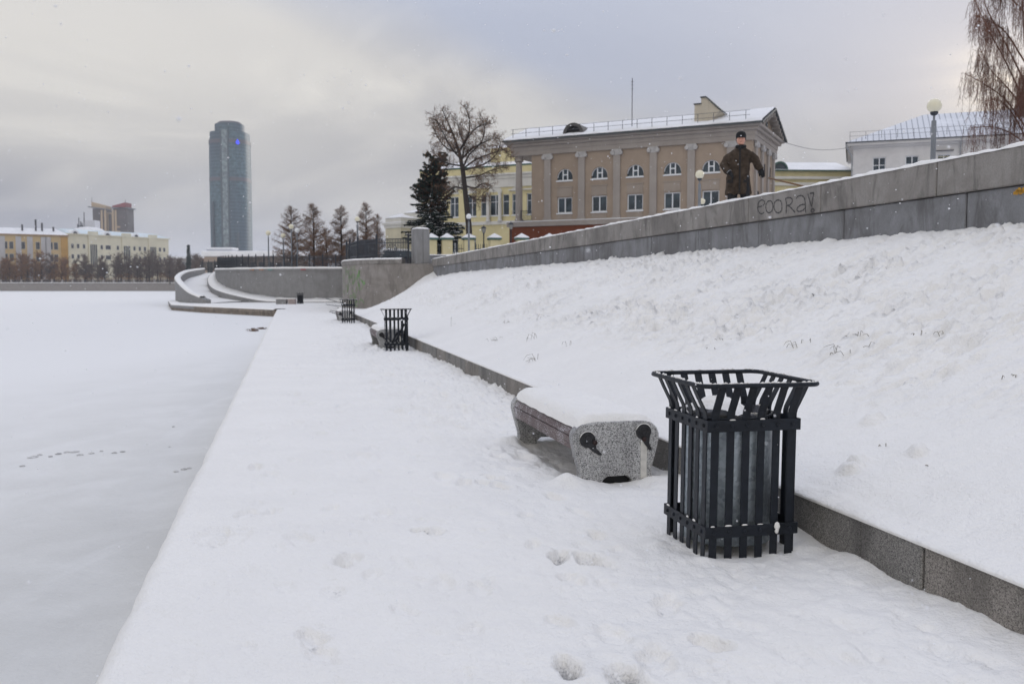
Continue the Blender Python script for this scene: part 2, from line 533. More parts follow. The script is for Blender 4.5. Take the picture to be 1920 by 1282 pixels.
def snow_strip(mb, P, a, b, z, h, seed=0, rough=0.35):
    """soft snow lying along a wall top"""
    N = normals(P); rows = []; rnd = random.Random(seed)
    g = lambda q, i: q[i] if isinstance(q, (list, tuple)) else q
    prof = [(0.0,0.0),(0.03,0.45),(0.12,0.85),(0.35,1.0),(0.65,1.0),(0.88,0.85),(0.97,0.45),(1.0,0.0)]
    hh = h
    for i, p in enumerate(P):
        hh = 0.6*hh + 0.4*h*(1 + rnd.uniform(-rough, rough*1.6))
        j = rnd.uniform(-0.012, 0.012)
        rows.append([(p + N[i]*(a+(b-a)*u+j)) + Vector((0,0,g(z,i)+hh*w)) for u, w in prof])
    for r in rows:
        for q in range(len(r)): r[q] = tuple(r[q])
    return mb.grid(rows)
def polygon_sheet(name, pts, mat, parent=None):
    pts = [Vector(p) for p in pts]
    tris = tessellate_polygon([[Vector((p.x,p.y,0)) for p in pts]])
    mb = MB(); mb.add(pts, [tuple(t) for t in tris])
    o = mb.build(name, mat, parent)
    me = o.data
    if sum(p.normal.z for p in me.polygons) < 0: me.flip_normals()
    return o

ICE_Z, TER_Z = -0.5, 2.8
EDGE_T, KERB_T, WALL_T = -0.77, 2.96, 8.2
KERB_H = 0.265

# ------------------------------------------------------------------ frozen pond
mb = MB()
mb.add([(-2500,-200,ICE_Z),(2500,-200,ICE_Z),(2500,6000,ICE_Z),(-2500,6000,ICE_Z)], [(0,1,2,3)])
structure(mb.build("frozen_pond", ICE))

# ------------------------------------------------------------------ promenade with trodden snow
BENCH_S = [6.60, 22.5, 40.6]
BENCH_T, BENCH_L = 2.455, 2.02
BIN_ST = [(4.82, 2.49), (21.75, 2.50), (38.9, 2.45)]
s_vals = [0.6]
while s_vals[-1] < 64.5: s_vals.append(s_vals[-1] + max(0.014, s_vals[-1]*0.0042))
s_vals = np.array(s_vals)
t_vals = np.concatenate([[EDGE_T-0.012, EDGE_T-0.010, EDGE_T-0.002], np.linspace(EDGE_T+0.008, EDGE_T+0.10, 9)[:-1], np.linspace(EDGE_T+0.10, KERB_T+0.04, 262)])
S, T = np.meshgrid(s_vals, t_vals, indexing="ij")
Z = 0.016*fbm(S*0.8, T*1.1, 3, 3) + 0.010*fbm(S*4.0, T*4.5, 9, 3)
# churned strip on the slope side, smooth by the water
churn = sstep(0.2, 1.7, T + 0.5*noise2(S*0.5, T*0.5, 40)) * (0.35 + 0.65*sstep(7.0, 11.0, S + 0*T)) * (1 - 0.8*sstep(35, 60, S))
churn = churn*(0.25 + 0.75*sstep(6.5, 9.5, S))
Z += churn * (0.060*np.abs(fbm(S*3.2, T*3.6, 21, 4, 0.6)) + 0.030*fbm(S*9, T*9, 25, 3) - 0.024)
tramp = sstep(-0.5, 0.6, T) * (0.012*fbm(S*6, T*6, 31, 4, 0.6))
Z += tramp
# drift against the kerb
dk = KERB_T - T
Z += (0.035 + 0.075*noise2(S*0.75, 0*T+3.3, 51) + 0.035*noise2(S*2.7, 0*T+8.3, 53)) * np.exp(-np.clip(dk,0,9)/0.16)
Z += 0.02*np.maximum(0, noise2(S*7.0, T*7.0, 57)) * np.exp(-np.clip(dk,0,9)/0.3) * sstep(8, 12, S)
# snow lying lower and thinner under the benches, heaped at their feet
for bs in BENCH_S:
    in_ = sstep(bs-0.02, bs+0.25, S)*(1-sstep(bs+BENCH_L-0.25, bs+BENCH_L+0.05, S))*sstep(BENCH_T-0.40, BENCH_T-0.15, T)*(1-sstep(BENCH_T+0.3, BENCH_T+0.45, T))
    Z -= 0.065*in_
    for (ds, dt, rr, hh) in ((0.02,-0.40,0.10,0.07),(-0.10,-0.27,0.12,0.025),(-0.12,0.33,0.16,0.04),(1.95,-0.38,0.14,0.05),(-0.05,0.0,0.2,-0.02),(0.5,-0.5,0.2,0.03)):
        Z += hh*np.exp(-(((S-bs-ds)**2+(T-BENCH_T-dt)**2)/rr**2))
for bs, bt in BIN_ST:
    q = np.maximum(np.abs(S-bs), np.abs(T-bt))
    Z += 0.004*np.exp(-((q-0.30)/0.17)**2) - 0.01*np.exp(-(q/0.2)**2)
Z += 0.05*np.exp(-(((S-5.05)**2/0.09+(T-2.86)**2/0.02)))
# footprints and scuffs seen in the photograph
dirt = np.zeros_like(S)
prints = [(480,875,.10,.022,.1),(508,887,.10,.015,0),(460,963,.11,.016,0),(510,960,.09,.014,0),(655,1048,.11,.02,.15),(640,1052,.07,.02,.2),(784,997,.05,.02,.7),(797,998,.05,.02,.9),(818,998,.08,.022,.45),
 (1120,1002,.10,.024,.25),(1050,1041,.10,.035,.72),(1108,1046,.11,.035,.62),(1095,1050,.08,.03,.5),(1072,1080,.10,.018,.2),(1065,1252,.085,.035,.95),(1175,1276,.12,.035,.75),(1335,1208,.09,.028,.2),(1052,1163,.08,.018,.15),(585,1192,.10,.022,.05),
 (620,952,.08,.014,0),(720,965,.09,.014,0),(600,1225,.10,.014,0),(870,905,.10,.018,.1),(925,895,.11,.022,.1),(905,905,.1,.02,.15),(940,912,.1,.022,.1),(960,880,.1,.02,.05),(985,965,.08,.016,.1),(1040,930,.10,.018,0),(1090,960,.09,.016,0),(1000,1018,.07,.015,.2),(700,1075,.08,.012,0),(760,1140,.09,.012,0),(880,1180,.09,.012,0),(900,1100,.09,.012,0),(830,1090,.10,.012,0),
 (560,1010,.12,.014,0),(430,1007,.2,.012,0),(395,1003,.16,.014,0),(1250,1130,.12,.02,.1),(1230,1240,.12,.022,.25),(1150,1190,.1,.014,.1),(745,770,.16,.02,.1),(790,735,.18,.02,.1),(830,760,.18,.02,.1),(870,800,.15,.02,.05),(620,795,.14,.012,0),(650,760,.16,.012,0),(560,760,.2,.012,0),(700,840,.12,.012,0),(640,690,.2,.015,0),(720,700,.22,.022,.1),(760,690,.22,.025,.1),(545,735,.18,.014,0)]
prn = random.Random(5)
for (px, py, r, dp, di) in prints:
    g = gnd(px, py); a, b = st(g)
    th = prn.uniform(-0.5, 0.5)
    u = (S-a)*math.cos(th) + (T-b)*math.sin(th); w = -(S-a)*math.sin(th) + (T-b)*math.cos(th)
    q = (u/(r*1.25))**2 + (w/(r*0.62))**2 + 0.8*noise2(S*14, T*14, 77) + 0.4*noise2(S*34, T*34, 76)
    dp *= 1.5
    Z -= 1.25*dp*(1-sstep(0.25, 1.15, q)) - dp*0.20*np.exp(-((np.sqrt(np.maximum(q,0))-1.35)/0.45)**2)*(0.6+1.6*noise2(S*7, T*7, 79))
    dirt = np.maximum(dirt, min(1.0, di*1.25)*np.exp(-np.maximum(q,0)*1.1))
prn = random.Random(11)
for k in range(420):          # faint older marks, half filled by fresh snow
    a, b = 2.8 + 22*prn.random()**1.6, 2.75 - 3.2*prn.random()**1.3
    r, dp = prn.uniform(.05,.10), prn.uniform(.006,.016)
    u, w = S-a, T-b
    msk = (np.abs(u) < 0.4) & (np.abs(w) < 0.35)
    q = (u[msk]/(r*1.3))**2 + (w[msk]/(r*0.6))**2 + 0.9*noise2(S[msk]*15, T[msk]*15, 178) + 0.5*noise2(S[msk]*36, T[msk]*36, 179)
    Z[msk] -= dp*(1-sstep(0.2, 1.0, q))
    if prn.random() < 0.10: dirt[msk] = np.maximum(dirt[msk], 0.45*np.exp(-np.maximum(q,0)*2.0))
for k in range(260):          # more of the same, trodden further along
    a, b = (prn.uniform(7.0, 55) if k % 2 else prn.uniform(7.5, 22)), prn.uniform(-0.3, 2.7)
    if prn.random() > 0.35 + 0.65*(b > 1.2): continue
    r, dp = prn.uniform(.07,.14), prn.uniform(.01,.03)
    u, w = S-a, T-b
    msk = (np.abs(u) < 0.6) & (np.abs(w) < 0.5)
    q = (u[msk]/(r*1.3))**2 + (w[msk]/(r*0.7))**2 + 0.4*noise2(S[msk]*16, T[msk]*16, 78)
    Z[msk] -= 1.4*dp*(1-sstep(0.25, 1.15, q)) - dp*0.5*np.exp(-((np.sqrt(np.maximum(q,0))-1.5)/0.35)**2)
    if prn.random() < 0.2: dirt[msk] = np.maximum(dirt[msk], 0.25*np.exp(-q*1.3))
# rounded lip over the water
lip = np.clip((T - EDGE_T)/0.10, 0, 1)
Z = Z*np.clip(lip*1.6,0,1) - 0.075*(1-lip)**2.2
Z += -0.012*np.maximum(0, noise2(S*1.1, 0*T, 61))*np.exp(-(T-EDGE_T)/0.3)
Z[:,0] = ICE_Z - 0.02; Z[:,1] = -0.13
T = T + (0.020*noise2(S*0.9, 0*T+2.2, 63) + 0.010*noise2(S*4.2, 0*T+5.2, 64) - 0.05*np.maximum(0, noise2(S*0.33, 0*T+7.7, 65)-0.30))*np.exp(-(T-EDGE_T)/0.12)
Xw, Yw = T*CA - S*SA, T*SA + S*CA
V = np.stack([Xw, Yw, Z], -1).reshape(-1, 3)
me = np_mesh("promenade", V, grid_faces(*S.shape)[:, ::-1], SNOW_PATH)
me.attributes.new("dirt", "FLOAT", "POINT").data.foreach_set("value", dirt.astype(np.float32).ravel())
structure(link("promenade", me))

# wider landing at the far end of the promenade
landing = [pf(64.2, EDGE_T-0.005, -0.02), at(515, 580, 61.5), at(322, 572, 78.5), (-37.4, 99.0, 0), (-36.2, 99.5, 0), (-31.0, 90.0, 0), (-25.5, 89.5, 0), (-16, 92, 0), (-11.0, 66, 0), pf(57, KERB_T+1.0, 0), pf(57, KERB_T, 0), pf(64.2, KERB_T, 0)]
landing = [(p[0], p[1], -0.012) for p in landing]
structure(polygon_sheet("landing", landing, SNOW))

# ------------------------------------------------------------------ snowy slope up to the parapet
s2 = [0.4]
while s2[-1] < 57.6: s2.append(s2[-1] + max(0.02, s2[-1]*0.0036))
s2 = np.array(s2)
t2 = np.concatenate([[KERB_T-0.012, KERB_T-0.016, KERB_T-0.010, KERB_T+0.01], np.linspace(KERB_T+0.03, WALL_T+0.12, 300)])
S, T = np.meshgrid(s2, t2, indexing="ij")
shift = np.clip((S-44)*0.17, 0, 3.0)
U = np.clip((T-KERB_T-0.15-shift)/(WALL_T-KERB_T-0.15-shift*0.7), 0, 1)
base = KERB_H + 0.03 + (1.93*(0.80*U + 0.20*sstep(0, 1, U)))
base += 0.10*noise2(S*0.28, T*0.4, 5)*sstep(0.05, 0.4, U)*(1-sstep(0.85,1,U))
base -= 0.10*sstep(47, 57, S)*(1-U)
SS = 1.45
# wind and slide marks running down and along the bank
ca, sa = math.cos(R(86)), math.sin(R(86))
A_, B_ = (S*ca + T*sa)*SS, (-S*sa + T*ca)*SS
rel = 0.45 + 0.85*sstep(-0.35, 0.30, noise2(S*0.55, T*0.45, 14) + 0.5*noise2(S*1.7, T*0.9, 13))
D = 0.085*fbm(A_*1.0, B_*3.4, 15, 4, 0.6) - 0.085*np.abs(fbm(A_*1.3, B_*4.6, 18, 4, 0.55)) + 0.040*fbm(A_*5, B_*9, 19, 2, 0.5) + 0.05*np.maximum(0, fbm(S*5, T*6, 20, 3)-0.2)
pit = fbm(A_*1.4, B_*5.4, 22, 3, 0.5)
D -= 0.075*sstep(0.16, 0.34, pit)
pit2 = fbm(A_*3.0, B_*8.5, 23, 2, 0.5)
D -= 0.035*sstep(0.18, 0.36, pit2)
D += 0.045*sstep(0.22, 0.40, fbm(A_*3.1+5, B_*6.1, 24, 2, 0.5))
D += 0.05*np.maximum(0, fbm(S*2.0, T*2.4, 16, 3)-0.25)
env = sstep(0.10 + 0.12*noise2(S*0.6, T*0, 12), 0.42, U)*(1-0.35*sstep(0.8, 1.0, U))*(0.55 + 0.45*sstep(5, 10, S))
Zs = base + D*env*rel*0.92 + 0.012*fbm(S*2, T*2, 17, 3)
# clods
crn = random.Random(3)
clods = [at(1605,868,5.6), at(1635,785,6.6), at(1795,675,7.6), at(1312,578,13), at(1360,582,12.5)]
for c in clods:
    pass
for (px, py) in ((1607,866),(1637,786),(1797,676),(1315,578),(1358,583),(1590,880),(1720,845),(1440,630),(1230,575)):
    # march along the ray to meet the bank
    best = None
    for k in range(400):
        Yq = 4.0 + k*0.05; p = at(px, py, Yq); a, b = st(p)
        if b < KERB_T or b > WALL_T: continue
        u = (b-KERB_T-0.15)/(WALL_T-KERB_T-0.15)
        if p.z <= KERB_H+0.03+1.93*(0.8*u+0.2*u*u*(3-2*u)) + 0.02: best = (a, b); break
    if best:
        r = crn.uniform(0.07, 0.14)
        q = np.sqrt(((S-best[0])/r)**2 + ((T-best[1])/(r*0.8))**2) + 0.6*noise2(S*12, T*12, 91)
        Zs += (0.055+0.03*noise2(S*9, T*9, 92))*(1-sstep(0.4, 1.1, q))
# lip over the kerb
lip = np.clip((T-KERB_T+0.016)/0.12, 0, 1)
Zs = np.where(T < KERB_T+0.11, KERB_H - 0.002 + (0.030+0.022*noise2(S*2.2, 0*T, 33)+0.012*noise2(S*9, 0*T, 34))*np.power(lip, 0.45), Zs)
bl = sstep(KERB_T+0.08, KERB_T+0.35, T)
Zs[:, 0] = KERB_H - 0.012
# ragged snow at the foot of the wall
Zs += 0.05*np.maximum(0, fbm(S*1.6, T*0.5, 44, 3))*sstep(WALL_T-0.5, WALL_T-0.05, T)
Zs += 0.35*np.exp(-((S-53.0)**2/1.2))*sstep(WALL_T-2.2, WALL_T+0.1, T)
V = np.stack([T*CA - S*SA, T*SA + S*CA, Zs], -1).reshape(-1, 3)
structure(link("snowy_slope", np_mesh("snowy_slope", V, grid_faces(*S.shape)[:, ::-1], SNOW)))
def slope_z(s, t):
    i = int(np.clip(np.searchsorted(s2, s), 0, len(s2)-1)); j = int(np.clip(np.searchsorted(t2, t), 0, len(t2)-1))
    return float(Zs[i, j])
def on_slope(px, py):
    for k in range(1400):
        Yq = 3.5 + k*0.03; p = at(px, py, Yq); a, b = st(p)
        if b < KERB_T+0.05 or b > WALL_T: continue
        if p.z <= slope_z(a, b): return Vector((p.x, p.y, slope_z(a, b)))
    return None

# ------------------------------------------------------------------ granite kerb
kerb = thing("granite_kerb", "low granite kerb between the walkway and the snowy slope", "kerb")
krn = random.Random(4)
ks = [-0.4, 0.6, 1.65, 2.68, 3.73, 4.22]
while ks[-1] < 57: ks.append(ks[-1] + krn.choice([1.0, 1.05, 1.1, 0.98]))
for i in range(len(ks)-1):
    mb = MB(); a, b = ks[i]+0.004, ks[i+1]-0.004
    j, dz = krn.uniform(-0.006, 0.006), krn.uniform(-0.008, 0.004)
    c = [pf(a,KERB_T+j), pf(b,KERB_T+j+krn.uniform(-.004,.004)), pf(b,KERB_T+0.2), pf(a,KERB_T+0.2)]
    if b > 5.2 and a < 3.0: pass
    mb.add([(p.x,p.y,-0.1) for p in c] + [(p.x,p.y,KERB_H+dz) for p in c], [(0,3,2,1),(4,5,6,7),(0,1,5,4),(1,2,6,5),(2,3,7,6),(3,0,4,7)])
    mb.build("kerb_stone", KERB_B if (i % 3 == 0 or i < 4) else KERB_A, kerb, bevel=0.008 if a < 25 else 0.0)

# ------------------------------------------------------------------ parapet wall along the top of the slope
par = thing("parapet_wall", "long grey stone parapet wall with scrawled lettering above the snowy slope", "wall")
W_END = 53.0
def block(mb, s0, s1, t0, t1, z0, z1):
    c = [pf(s0,t0), pf(s1,t0), pf(s1,t1), pf(s0,t1)]
    mb.add([(p.x,p.y,z0) for p in c] + [(p.x,p.y,z1) for p in c], [(0,3,2,1),(4,5,6,7),(0,1,5,4),(1,2,6,5),(2,3,7,6),(3,0,4,7)])
up = [W_END]; lo = [W_END-0.25]
upj = [10.27, 12.92, 15.25]; loj = [9.77, 12.35, 14.94]
up = sorted([10.27 - 2.5*i for i in range(1,7)] + upj + [15.25 + 2.36*i for i in range(1,16)] + [W_END])
lo = sorted([9.77 - 2.5*i for i in range(1,7)] + loj + [14.94 + 2.5*i for i in range(1,16)] + [W_END-0.25])
up = [u for u in up if u <= W_END]; lo = [u for u in lo if u <= W_END-0.25]
prn = random.Random(8)
for i in range(len(up)-1):
    mb = MB(); j = prn.uniform(-0.004, 0.004)
    block(mb, up[i]+0.007, up[i+1]-0.007, WALL_T+j, WALL_T+0.55, 2.68, 3.12+prn.uniform(-.003,.003))
    mb.build("coping_stone", STONE, par, bevel=0.012)
for i in range(len(lo)-1):
    mb = MB(); j = prn.uniform(-0.005, 0.005)
    block(mb, lo[i]+0.009, lo[i+1]-0.009, WALL_T+0.045+j, WALL_T+0.5, 1.9, 2.672)
    mb.build("base_stone", STONE_LOW, par, bevel=0.012)
mb = MB()
snow_strip(mb, [pf(s, WALL_T) for s in np.arange(-5.2, W_END-0.02, 0.11)], -0.565, 0.012, 3.115, 0.042, 2, 0.9)
mb.build("snow_cap", SNOW, par, smooth=True)

# the scrawl on the wall: strokes of dark spray paint, each letter a ribbon 3 mm off the stone
SPRAY = plain("dark_spray_paint", (0.045, 0.042, 0.042, 1), 0.7, var=0.3, scale=8)
def wall_uv(px, py):
    k = (px - CX)/F_PX
    dy = (CY-py)/F_PX
    d = Vector((k, math.cos(PITCH)+dy*math.sin(PITCH), -math.sin(PITCH)+dy*math.cos(PITCH)))
    tt = (WALL_T)/(d.x*CA + d.y*SA)
    p = Vector((0,0,EYE)) + d*tt
    return (st(p)[0], p.z)
def stroke(mb, pts, w, wob=0.0015):
    P = [Vector((u, v, 0)) for u, v in pts]
    P = catmull(P, 5) if len(P) > 2 else P
    N = normals(P); L, Rr = [], []
    for i, p in enumerate(P):
        ww = w*(0.8 + 0.3*math.sin(i*1.7))
        L.append(pf((p+N[i]*ww/2).x, WALL_T-0.008, (p+N[i]*ww/2).y)); Rr.append(pf((p-N[i]*ww/2).x, WALL_T-0.008, (p-N[i]*ww/2).y))
    mb.grid([L, Rr])
zx, zy, zs = 1380.0, 260.0, 3.5556
def zz(pts): return [wall_uv(zx+x/zs, zy+y/zs) for x, y in pts]
letters = [
 [[(150,455),(170,452),(188,440),(192,422),(180,410),(162,415),(150,435),(147,465),(155,490),(172,502),(190,492)]],
 [[(215,418),(202,440),(202,470),(214,492),(232,492),(246,470),(246,435),(234,416),(215,418)]],
 [[(275,410),(258,430),(256,462),(268,488),(288,494),(306,476),(308,440),(298,414),(275,410)]],
 [[(332,398),(338,430),(338,470),(337,498)],[(332,400),(352,394),(372,398),(378,415),(366,438),(340,448)],[(352,446),(372,465),(396,492)]],
 [[(402,402),(415,386),(440,380),(458,398),(464,430),(466,470),(468,496)],[(464,440),(445,440),(420,452),(408,472),(420,486),(445,480),(466,460)]],
 [[(482,368),(490,400),(500,435),(508,452)],[(494,366),(522,362)],[(522,362),(514,400),(510,440)],[(508,470),(502,480),(508,490),(520,488),(524,476),(516,468),(508,470)]],
]
mb = MB()
for L in letters:
    for k in L: stroke(mb, zz(k), 0.026)
mb.build("graffiti_lettering", SPRAY, par)
ORANGE = plain("orange_lichen", (0.50, 0.26, 0.03, 1), 0.8, var=0.3, scale=20)
mb = MB()
for k in range(7):
    u, v = wall_uv(1908+prn.uniform(-10,12), 350+prn.uniform(-4,4))
    r = prn.uniform(0.015, 0.035); P = []
    for q in range(9):
        a = q/9*6.283; rr = r*prn.uniform(0.6,1.1); P.append(pf(u+rr*1.6*math.cos(a), WALL_T+0.036, v-0.05+rr*math.sin(a)))
    mb.add(P, [tuple(range(9))])
mb.build("orange_stain", ORANGE, par)

# ------------------------------------------------------------------ round bastion at the end of the slope
bast_pts = [(-3.2,53.6,0),(-4.7,53.35,0),(-6.2,53.35,0),(-7.6,53.75,0),(-8.9,54.7,0),(-9.95,56.2,0),(-10.75,58.2,0),(-11.3,60.8,0),(-12.2,66,0),(-14.3,80,0),(-15.2,90.4,0)]
BP = catmull(bast_pts, 6)
bast = thing("concrete_bastion", "rounded concrete bastion wall with green scribbles below the iron fence", "wall")
mb = MB(); section(mb, BP, -0.6, 0.0, -0.1, 2.86); mb.build("wall_face", CONCRETE, bast)
cop = [i for i in range(len(BP)) if BP[i].x < -6.35]
cut = cop[0]
step = 3; i = cut
while i < len(BP)-1:
    j = min(i+step, len(BP)-1)
    mb = MB(); sub = BP[i:j+1]
    section(mb, sub, -0.7, 0.05, 2.864, 3.12); mb.build("coping_stone", STONE, bast, bevel=0.01)
    i = j
mb = MB(); snow_strip(mb, catmull(BP[cut:], 4), -0.72, 0.07, 3.115, 0.085, 5); mb.build("snow_cap", SNOW, bast, smooth=True)
# green scribble: loose spray strokes following the curved face
GREEN = plain("green_spray_paint", (0.12, 0.30, 0.07, 1), 0.7, var=0.3, scale=4)
GREEN_F = plain("faded_green_paint", (0.20, 0.27, 0.14, 1), 0.8, var=0.2, scale=4)
BN = normals(BP)
blen = [0.0]
for i in range(1, len(BP)): blen.append(blen[-1] + (BP[i]-BP[i-1]).length)
def on_bast(u, z, off=0.012):
    i = max(0, min(len(BP)-2, int(np.searchsorted(blen, u)) - 1)); f = (u-blen[i])/(blen[i+1]-blen[i])
    p = BP[i].lerp(BP[i+1], f) + BN[i].lerp(BN[i+1], f)*off
    return (p.x, p.y, z)
def bstroke(mb, pts, w):
    P = catmull([Vector((a, b, 0)) for a, b in pts], 4); N = normals(P)
    mb.grid([[on_bast((p+N[i]*w/2).x, (p+N[i]*w/2).y) for i, p in enumerate(P)], [on_bast((p-N[i]*w/2).x, (p-N[i]*w/2).y) for i, p in enumerate(P)]])
grn = random.Random(21)
for mname, mat, cnt, w, zr in (("green_scribble", GREEN, 13, 0.035, (0.5,2.3)), ("faded_scribble", GREEN_F, 26, 0.05, (0.5,2.75))):
    mb = MB()
    for k in range(cnt):
        u = 6.2 + grn.random()*(2.2 if mat is GREEN else 4.2); z = grn.uniform(*zr); pts = [(u, z)]
        for q in range(grn.randint(3,6)):
            u += grn.uniform(-0.25,0.25); z += grn.uniform(-0.35,0.3); z = min(2.75, max(0.35, z)); pts.append((min(u,10.6), z))
        bstroke(mb, pts, w)
    stuff(mb.build(mname, mat, bast))

# square pier standing on the bastion
PIER_C = at(788, 492, 53.6)
pier = thing("stone_pier", "square grey stone pier capped with snow on the bastion", "pillar", (PIER_C.x, PIER_C.y+0.15, 2.86), R(27))
mb = MB(); mb.box(-0.42,0.42,-0.42,0.42,0,2.02); mb.build("shaft", CONCRETE2, pier, bevel=0.02)
mb = MB(); mb.box(-0.012,0.012,-0.424,-0.41,0.02,2.0); mb.box(-0.424,-0.41,-0.012,0.012,0.02,2.0); mb.build("joint", plain("mortar_joint",(0.09,0.085,0.08,1),0.9), pier)
mb = MB(); mb.lathe([(0.60,0.0),(0.61,0.03),(0.56,0.07),(0.40,0.10),(0.0,0.11)], 4, (0,0,2.022)); 
mb = MB()
P = []
for i in range(9):
    row = []
    for j in range(9):
        a, b = (i-4)/4, (j-4)/4; q = max(abs(a),abs(b))
        row.append((a*0.435, b*0.435, 2.018 + 0.11*(1-q**4)+0.004*random.random()))
    P.append(row)
mb.grid(P); mb.build("snow_cap", SNOW, pier, smooth=True)
# low wall running from the pier to the right behind the parapet
lw = thing("low_wall", "low snow-topped stone wall between the square pier and the parapet end", "wall")
LP = [at(803,478,55.0), at(870,477,55.5), at(960,476,56.0)]; LP = [Vector((p.x,p.y,0)) for p in LP]
LP = [LP[0].lerp(LP[1], k/5) for k in range(5)] + [LP[1].lerp(LP[2], k/5) for k in range(6)]
mb = MB(); section(mb, LP, -0.2, 0.2, 2.5, 3.40); mb.build("wall_body", CONCRETE2, lw)
mb = MB(); snow_strip(mb, LP, -0.22, 0.22, 3.395, 0.07, 8); mb.build("snow_cap", SNOW, lw, smooth=True)

# ------------------------------------------------------------------ curved wall, ramp and outer ramp parapet
cw_pts = [(-15.0,90.6,0),(-17.5,90.1,0),(-20.5,90.0,0),(-23.5,90.6,0),(-26.6,92.7,0),(-29.8,96.2,0),(-32.2,100.5,0),(-34.4,106,0),(-36.4,112,0),(-38.6,120,0)]
CW = catmull(cw_pts, 5)
ztop = [3.32 + 0.30*sstep(90, 118, p.y) for p in CW]
cwall = thing("curved_wall", "long curved concrete retaining wall beneath the far iron fence", "wall")
mb = MB(); section(mb, CW, -0.5, 0.0, -0.1, [float(z)-0.20 for z in ztop]); mb.build("wall_face", CONCRETE2, cwall)
i = 0
while i < len(CW)-1:
    j = min(i+3, len(CW)-1)
    mb = MB(); section(mb, CW[i:j+1], -0.6, 0.06, [float(z)-0.197 for z in ztop[i:j+1]], [float(z) for z in ztop[i:j+1]]); mb.build("coping_stone", CONCRETE2, cwall)
    i = j
mb = MB(); snow_strip(mb, CW, -0.6, 0.08, [float(z)-0.004 for z in ztop], 0.16, 9); mb.build("snow_cap", SNOW, cwall, smooth=True)
# faded paint dabs under the coping, orange, teal and red
for (px, c, nm) in ((462,(0.42,0.20,0.09,1),"orange_dab"),(485,(0.42,0.22,0.12,1),"orange_dab"),(505,(0.16,0.30,0.28,1),"teal_dab"),(571,(0.36,0.09,0.10,1),"red_dab")):
    mb = MB(); rows = []
    for q in range(4):
        p = at(px-5+q*3.4, 508, 90.4)
        i = min(range(len(CW)), key=lambda k: (CW[k]-Vector((p.x,CW[k].y,0))).length if CW[k].y < 97 else 99)
        n = normals(CW)[i]; b = CW[i] + Vector((p.x-CW[i].x, 0, 0)) 
        rows.append([(b.x, CW[i].y-0.16, 3.16), (b.x, CW[i].y-0.16, 3.27)])
    mb.grid(rows); mb.build(nm, plain(nm+"_paint", c, 0.8), cwall)
# snow bank at the wall foot with its kerb
foot = catmull([(-15.4,89.0,-0.06),(-18,88.9,-0.06),(-21,88.7,-0.06),(-24,89.0,0.0),(-27.0,91.0,0.38),(-30.5,95.0,0.95),(-33.0,100.0,1.45),(-35.2,105.8,2.0),(-37.2,112,2.6),(-39.3,120,3.25)], 5)
kerb2 = thing("ramp_kerb", "thin snow-covered kerb curving along the foot of the curved wall", "kerb")
mb = MB(); section(mb, foot, -0.12, 0.12, [p.z-0.5 for p in foot], [p.z+0.12 for p in foot]); mb.build("kerb_edge", CONCRETE2, kerb2)
mb = MB(); rows = []
for i in range(len(foot)):
    c = CW[min(i, len(CW)-1)]; f = foot[i]; n = normals(foot)[i]
    a = f + n*0.06; rows.append([(a.x,a.y,f.z+0.11),(f.x,f.y,f.z+0.2),(f.x*0.55+c.x*0.45, f.y*0.55+c.y*0.45, f.z+0.27+0.06*random.random()),(c.x,c.y,f.z+0.42+0.12*random.random()),(c.x-n.x*0.1,c.y-n.y*0.1,f.z+0.3)])
mb.grid(rows); mb.build("snow_bank", SNOW, kerb2, smooth=True)
# ramp surface
outer = catmull([at(391,562,84.0), at(362,550,86.2), at(346,537,90.0), at(335,525,96), at(335,518,102.5), at(349,510,110), at(381,504.5,121)], 5)
inner = [foot[min(len(foot)-1, int(20 + i*(len(foot)-21)/(len(outer)-1)))] for i in range(len(outer))]
rz = [float(np.interp(i, [0,5,10,15,20,25,30], [-0.01,0.3,0.75,1.25,1.75,2.5,3.3])) for i in range(len(outer))]
mb = MB(); rows = []
for i in range(len(outer)):
    o, q = outer[i], inner[i]
    zi = min(rz[i]+0.05, q.z+0.08)
    rows.append([(o.x+(q.x-o.x)*u, o.y+(q.y-o.y)*u, rz[i]+(zi-rz[i])*u + 0.05*math.sin(u*3.14)) for u in (0,0.2,0.4,0.6,0.8,1.0)])
mb.grid(rows); structure(mb.build("ramp", SNOW, smooth=True))
rpar = thing("ramp_parapet", "curved concrete ramp parapet with a broad snow top beside the frozen pond", "wall")
O2 = [Vector((p.x,p.y,0)) for p in outer]
mb = MB(); section(mb, O2, -0.25, 0.30, -0.05, [p.z for p in outer]); mb.build("wall_body", CONCRETE2, rpar)
mb = MB(); snow_strip(mb, O2[2:], -0.27, 0.36, [p.z-0.006 for p in outer[2:]], 0.16, 12); mb.build("snow_cap", SNOW, rpar, smooth=True)

# quay wall at the end of the landing
quay = thing("quay_wall", "stained stone quay wall jutting into the frozen pond below the ramp", "wall")
qa, qb, qc = at(515, 580, 61.5), at(380, 575, 71.0), at(322, 572, 78.5)
q_pts = [Vector((p.x,p.y,0)) for p in (qa,qb,qc)]
QP = [q_pts[0].lerp(q_pts[1], k/8) for k in range(8)] + [q_pts[1].lerp(q_pts[2], k/4) for k in range(5)] + [Vector((-37.4,99.2,0))]
for i in range(len(QP)-1):
    for (z0, z1, o, m) in ((-0.62,-0.275,0.0,QUAY),(-0.27,-0.04,0.05,CONCRETE2 if i > 8 else QUAY)):
        mb = MB(); P = [QP[i].lerp(QP[i+1],0.004), QP[i].lerp(QP[i+1],0.996)]
        section(mb, P, -0.5, o, z0, z1); mb.build("facing_stone", m, quay, bevel=0.01)
mb = MB(); snow_strip(mb, [QP[0].lerp(QP[8],k/20) for k in range(20)]+QP[8:], -0.9, 0.06, -0.045, 0.10, 14); mb.build("snow_cap", SNOW, quay, smooth=True)

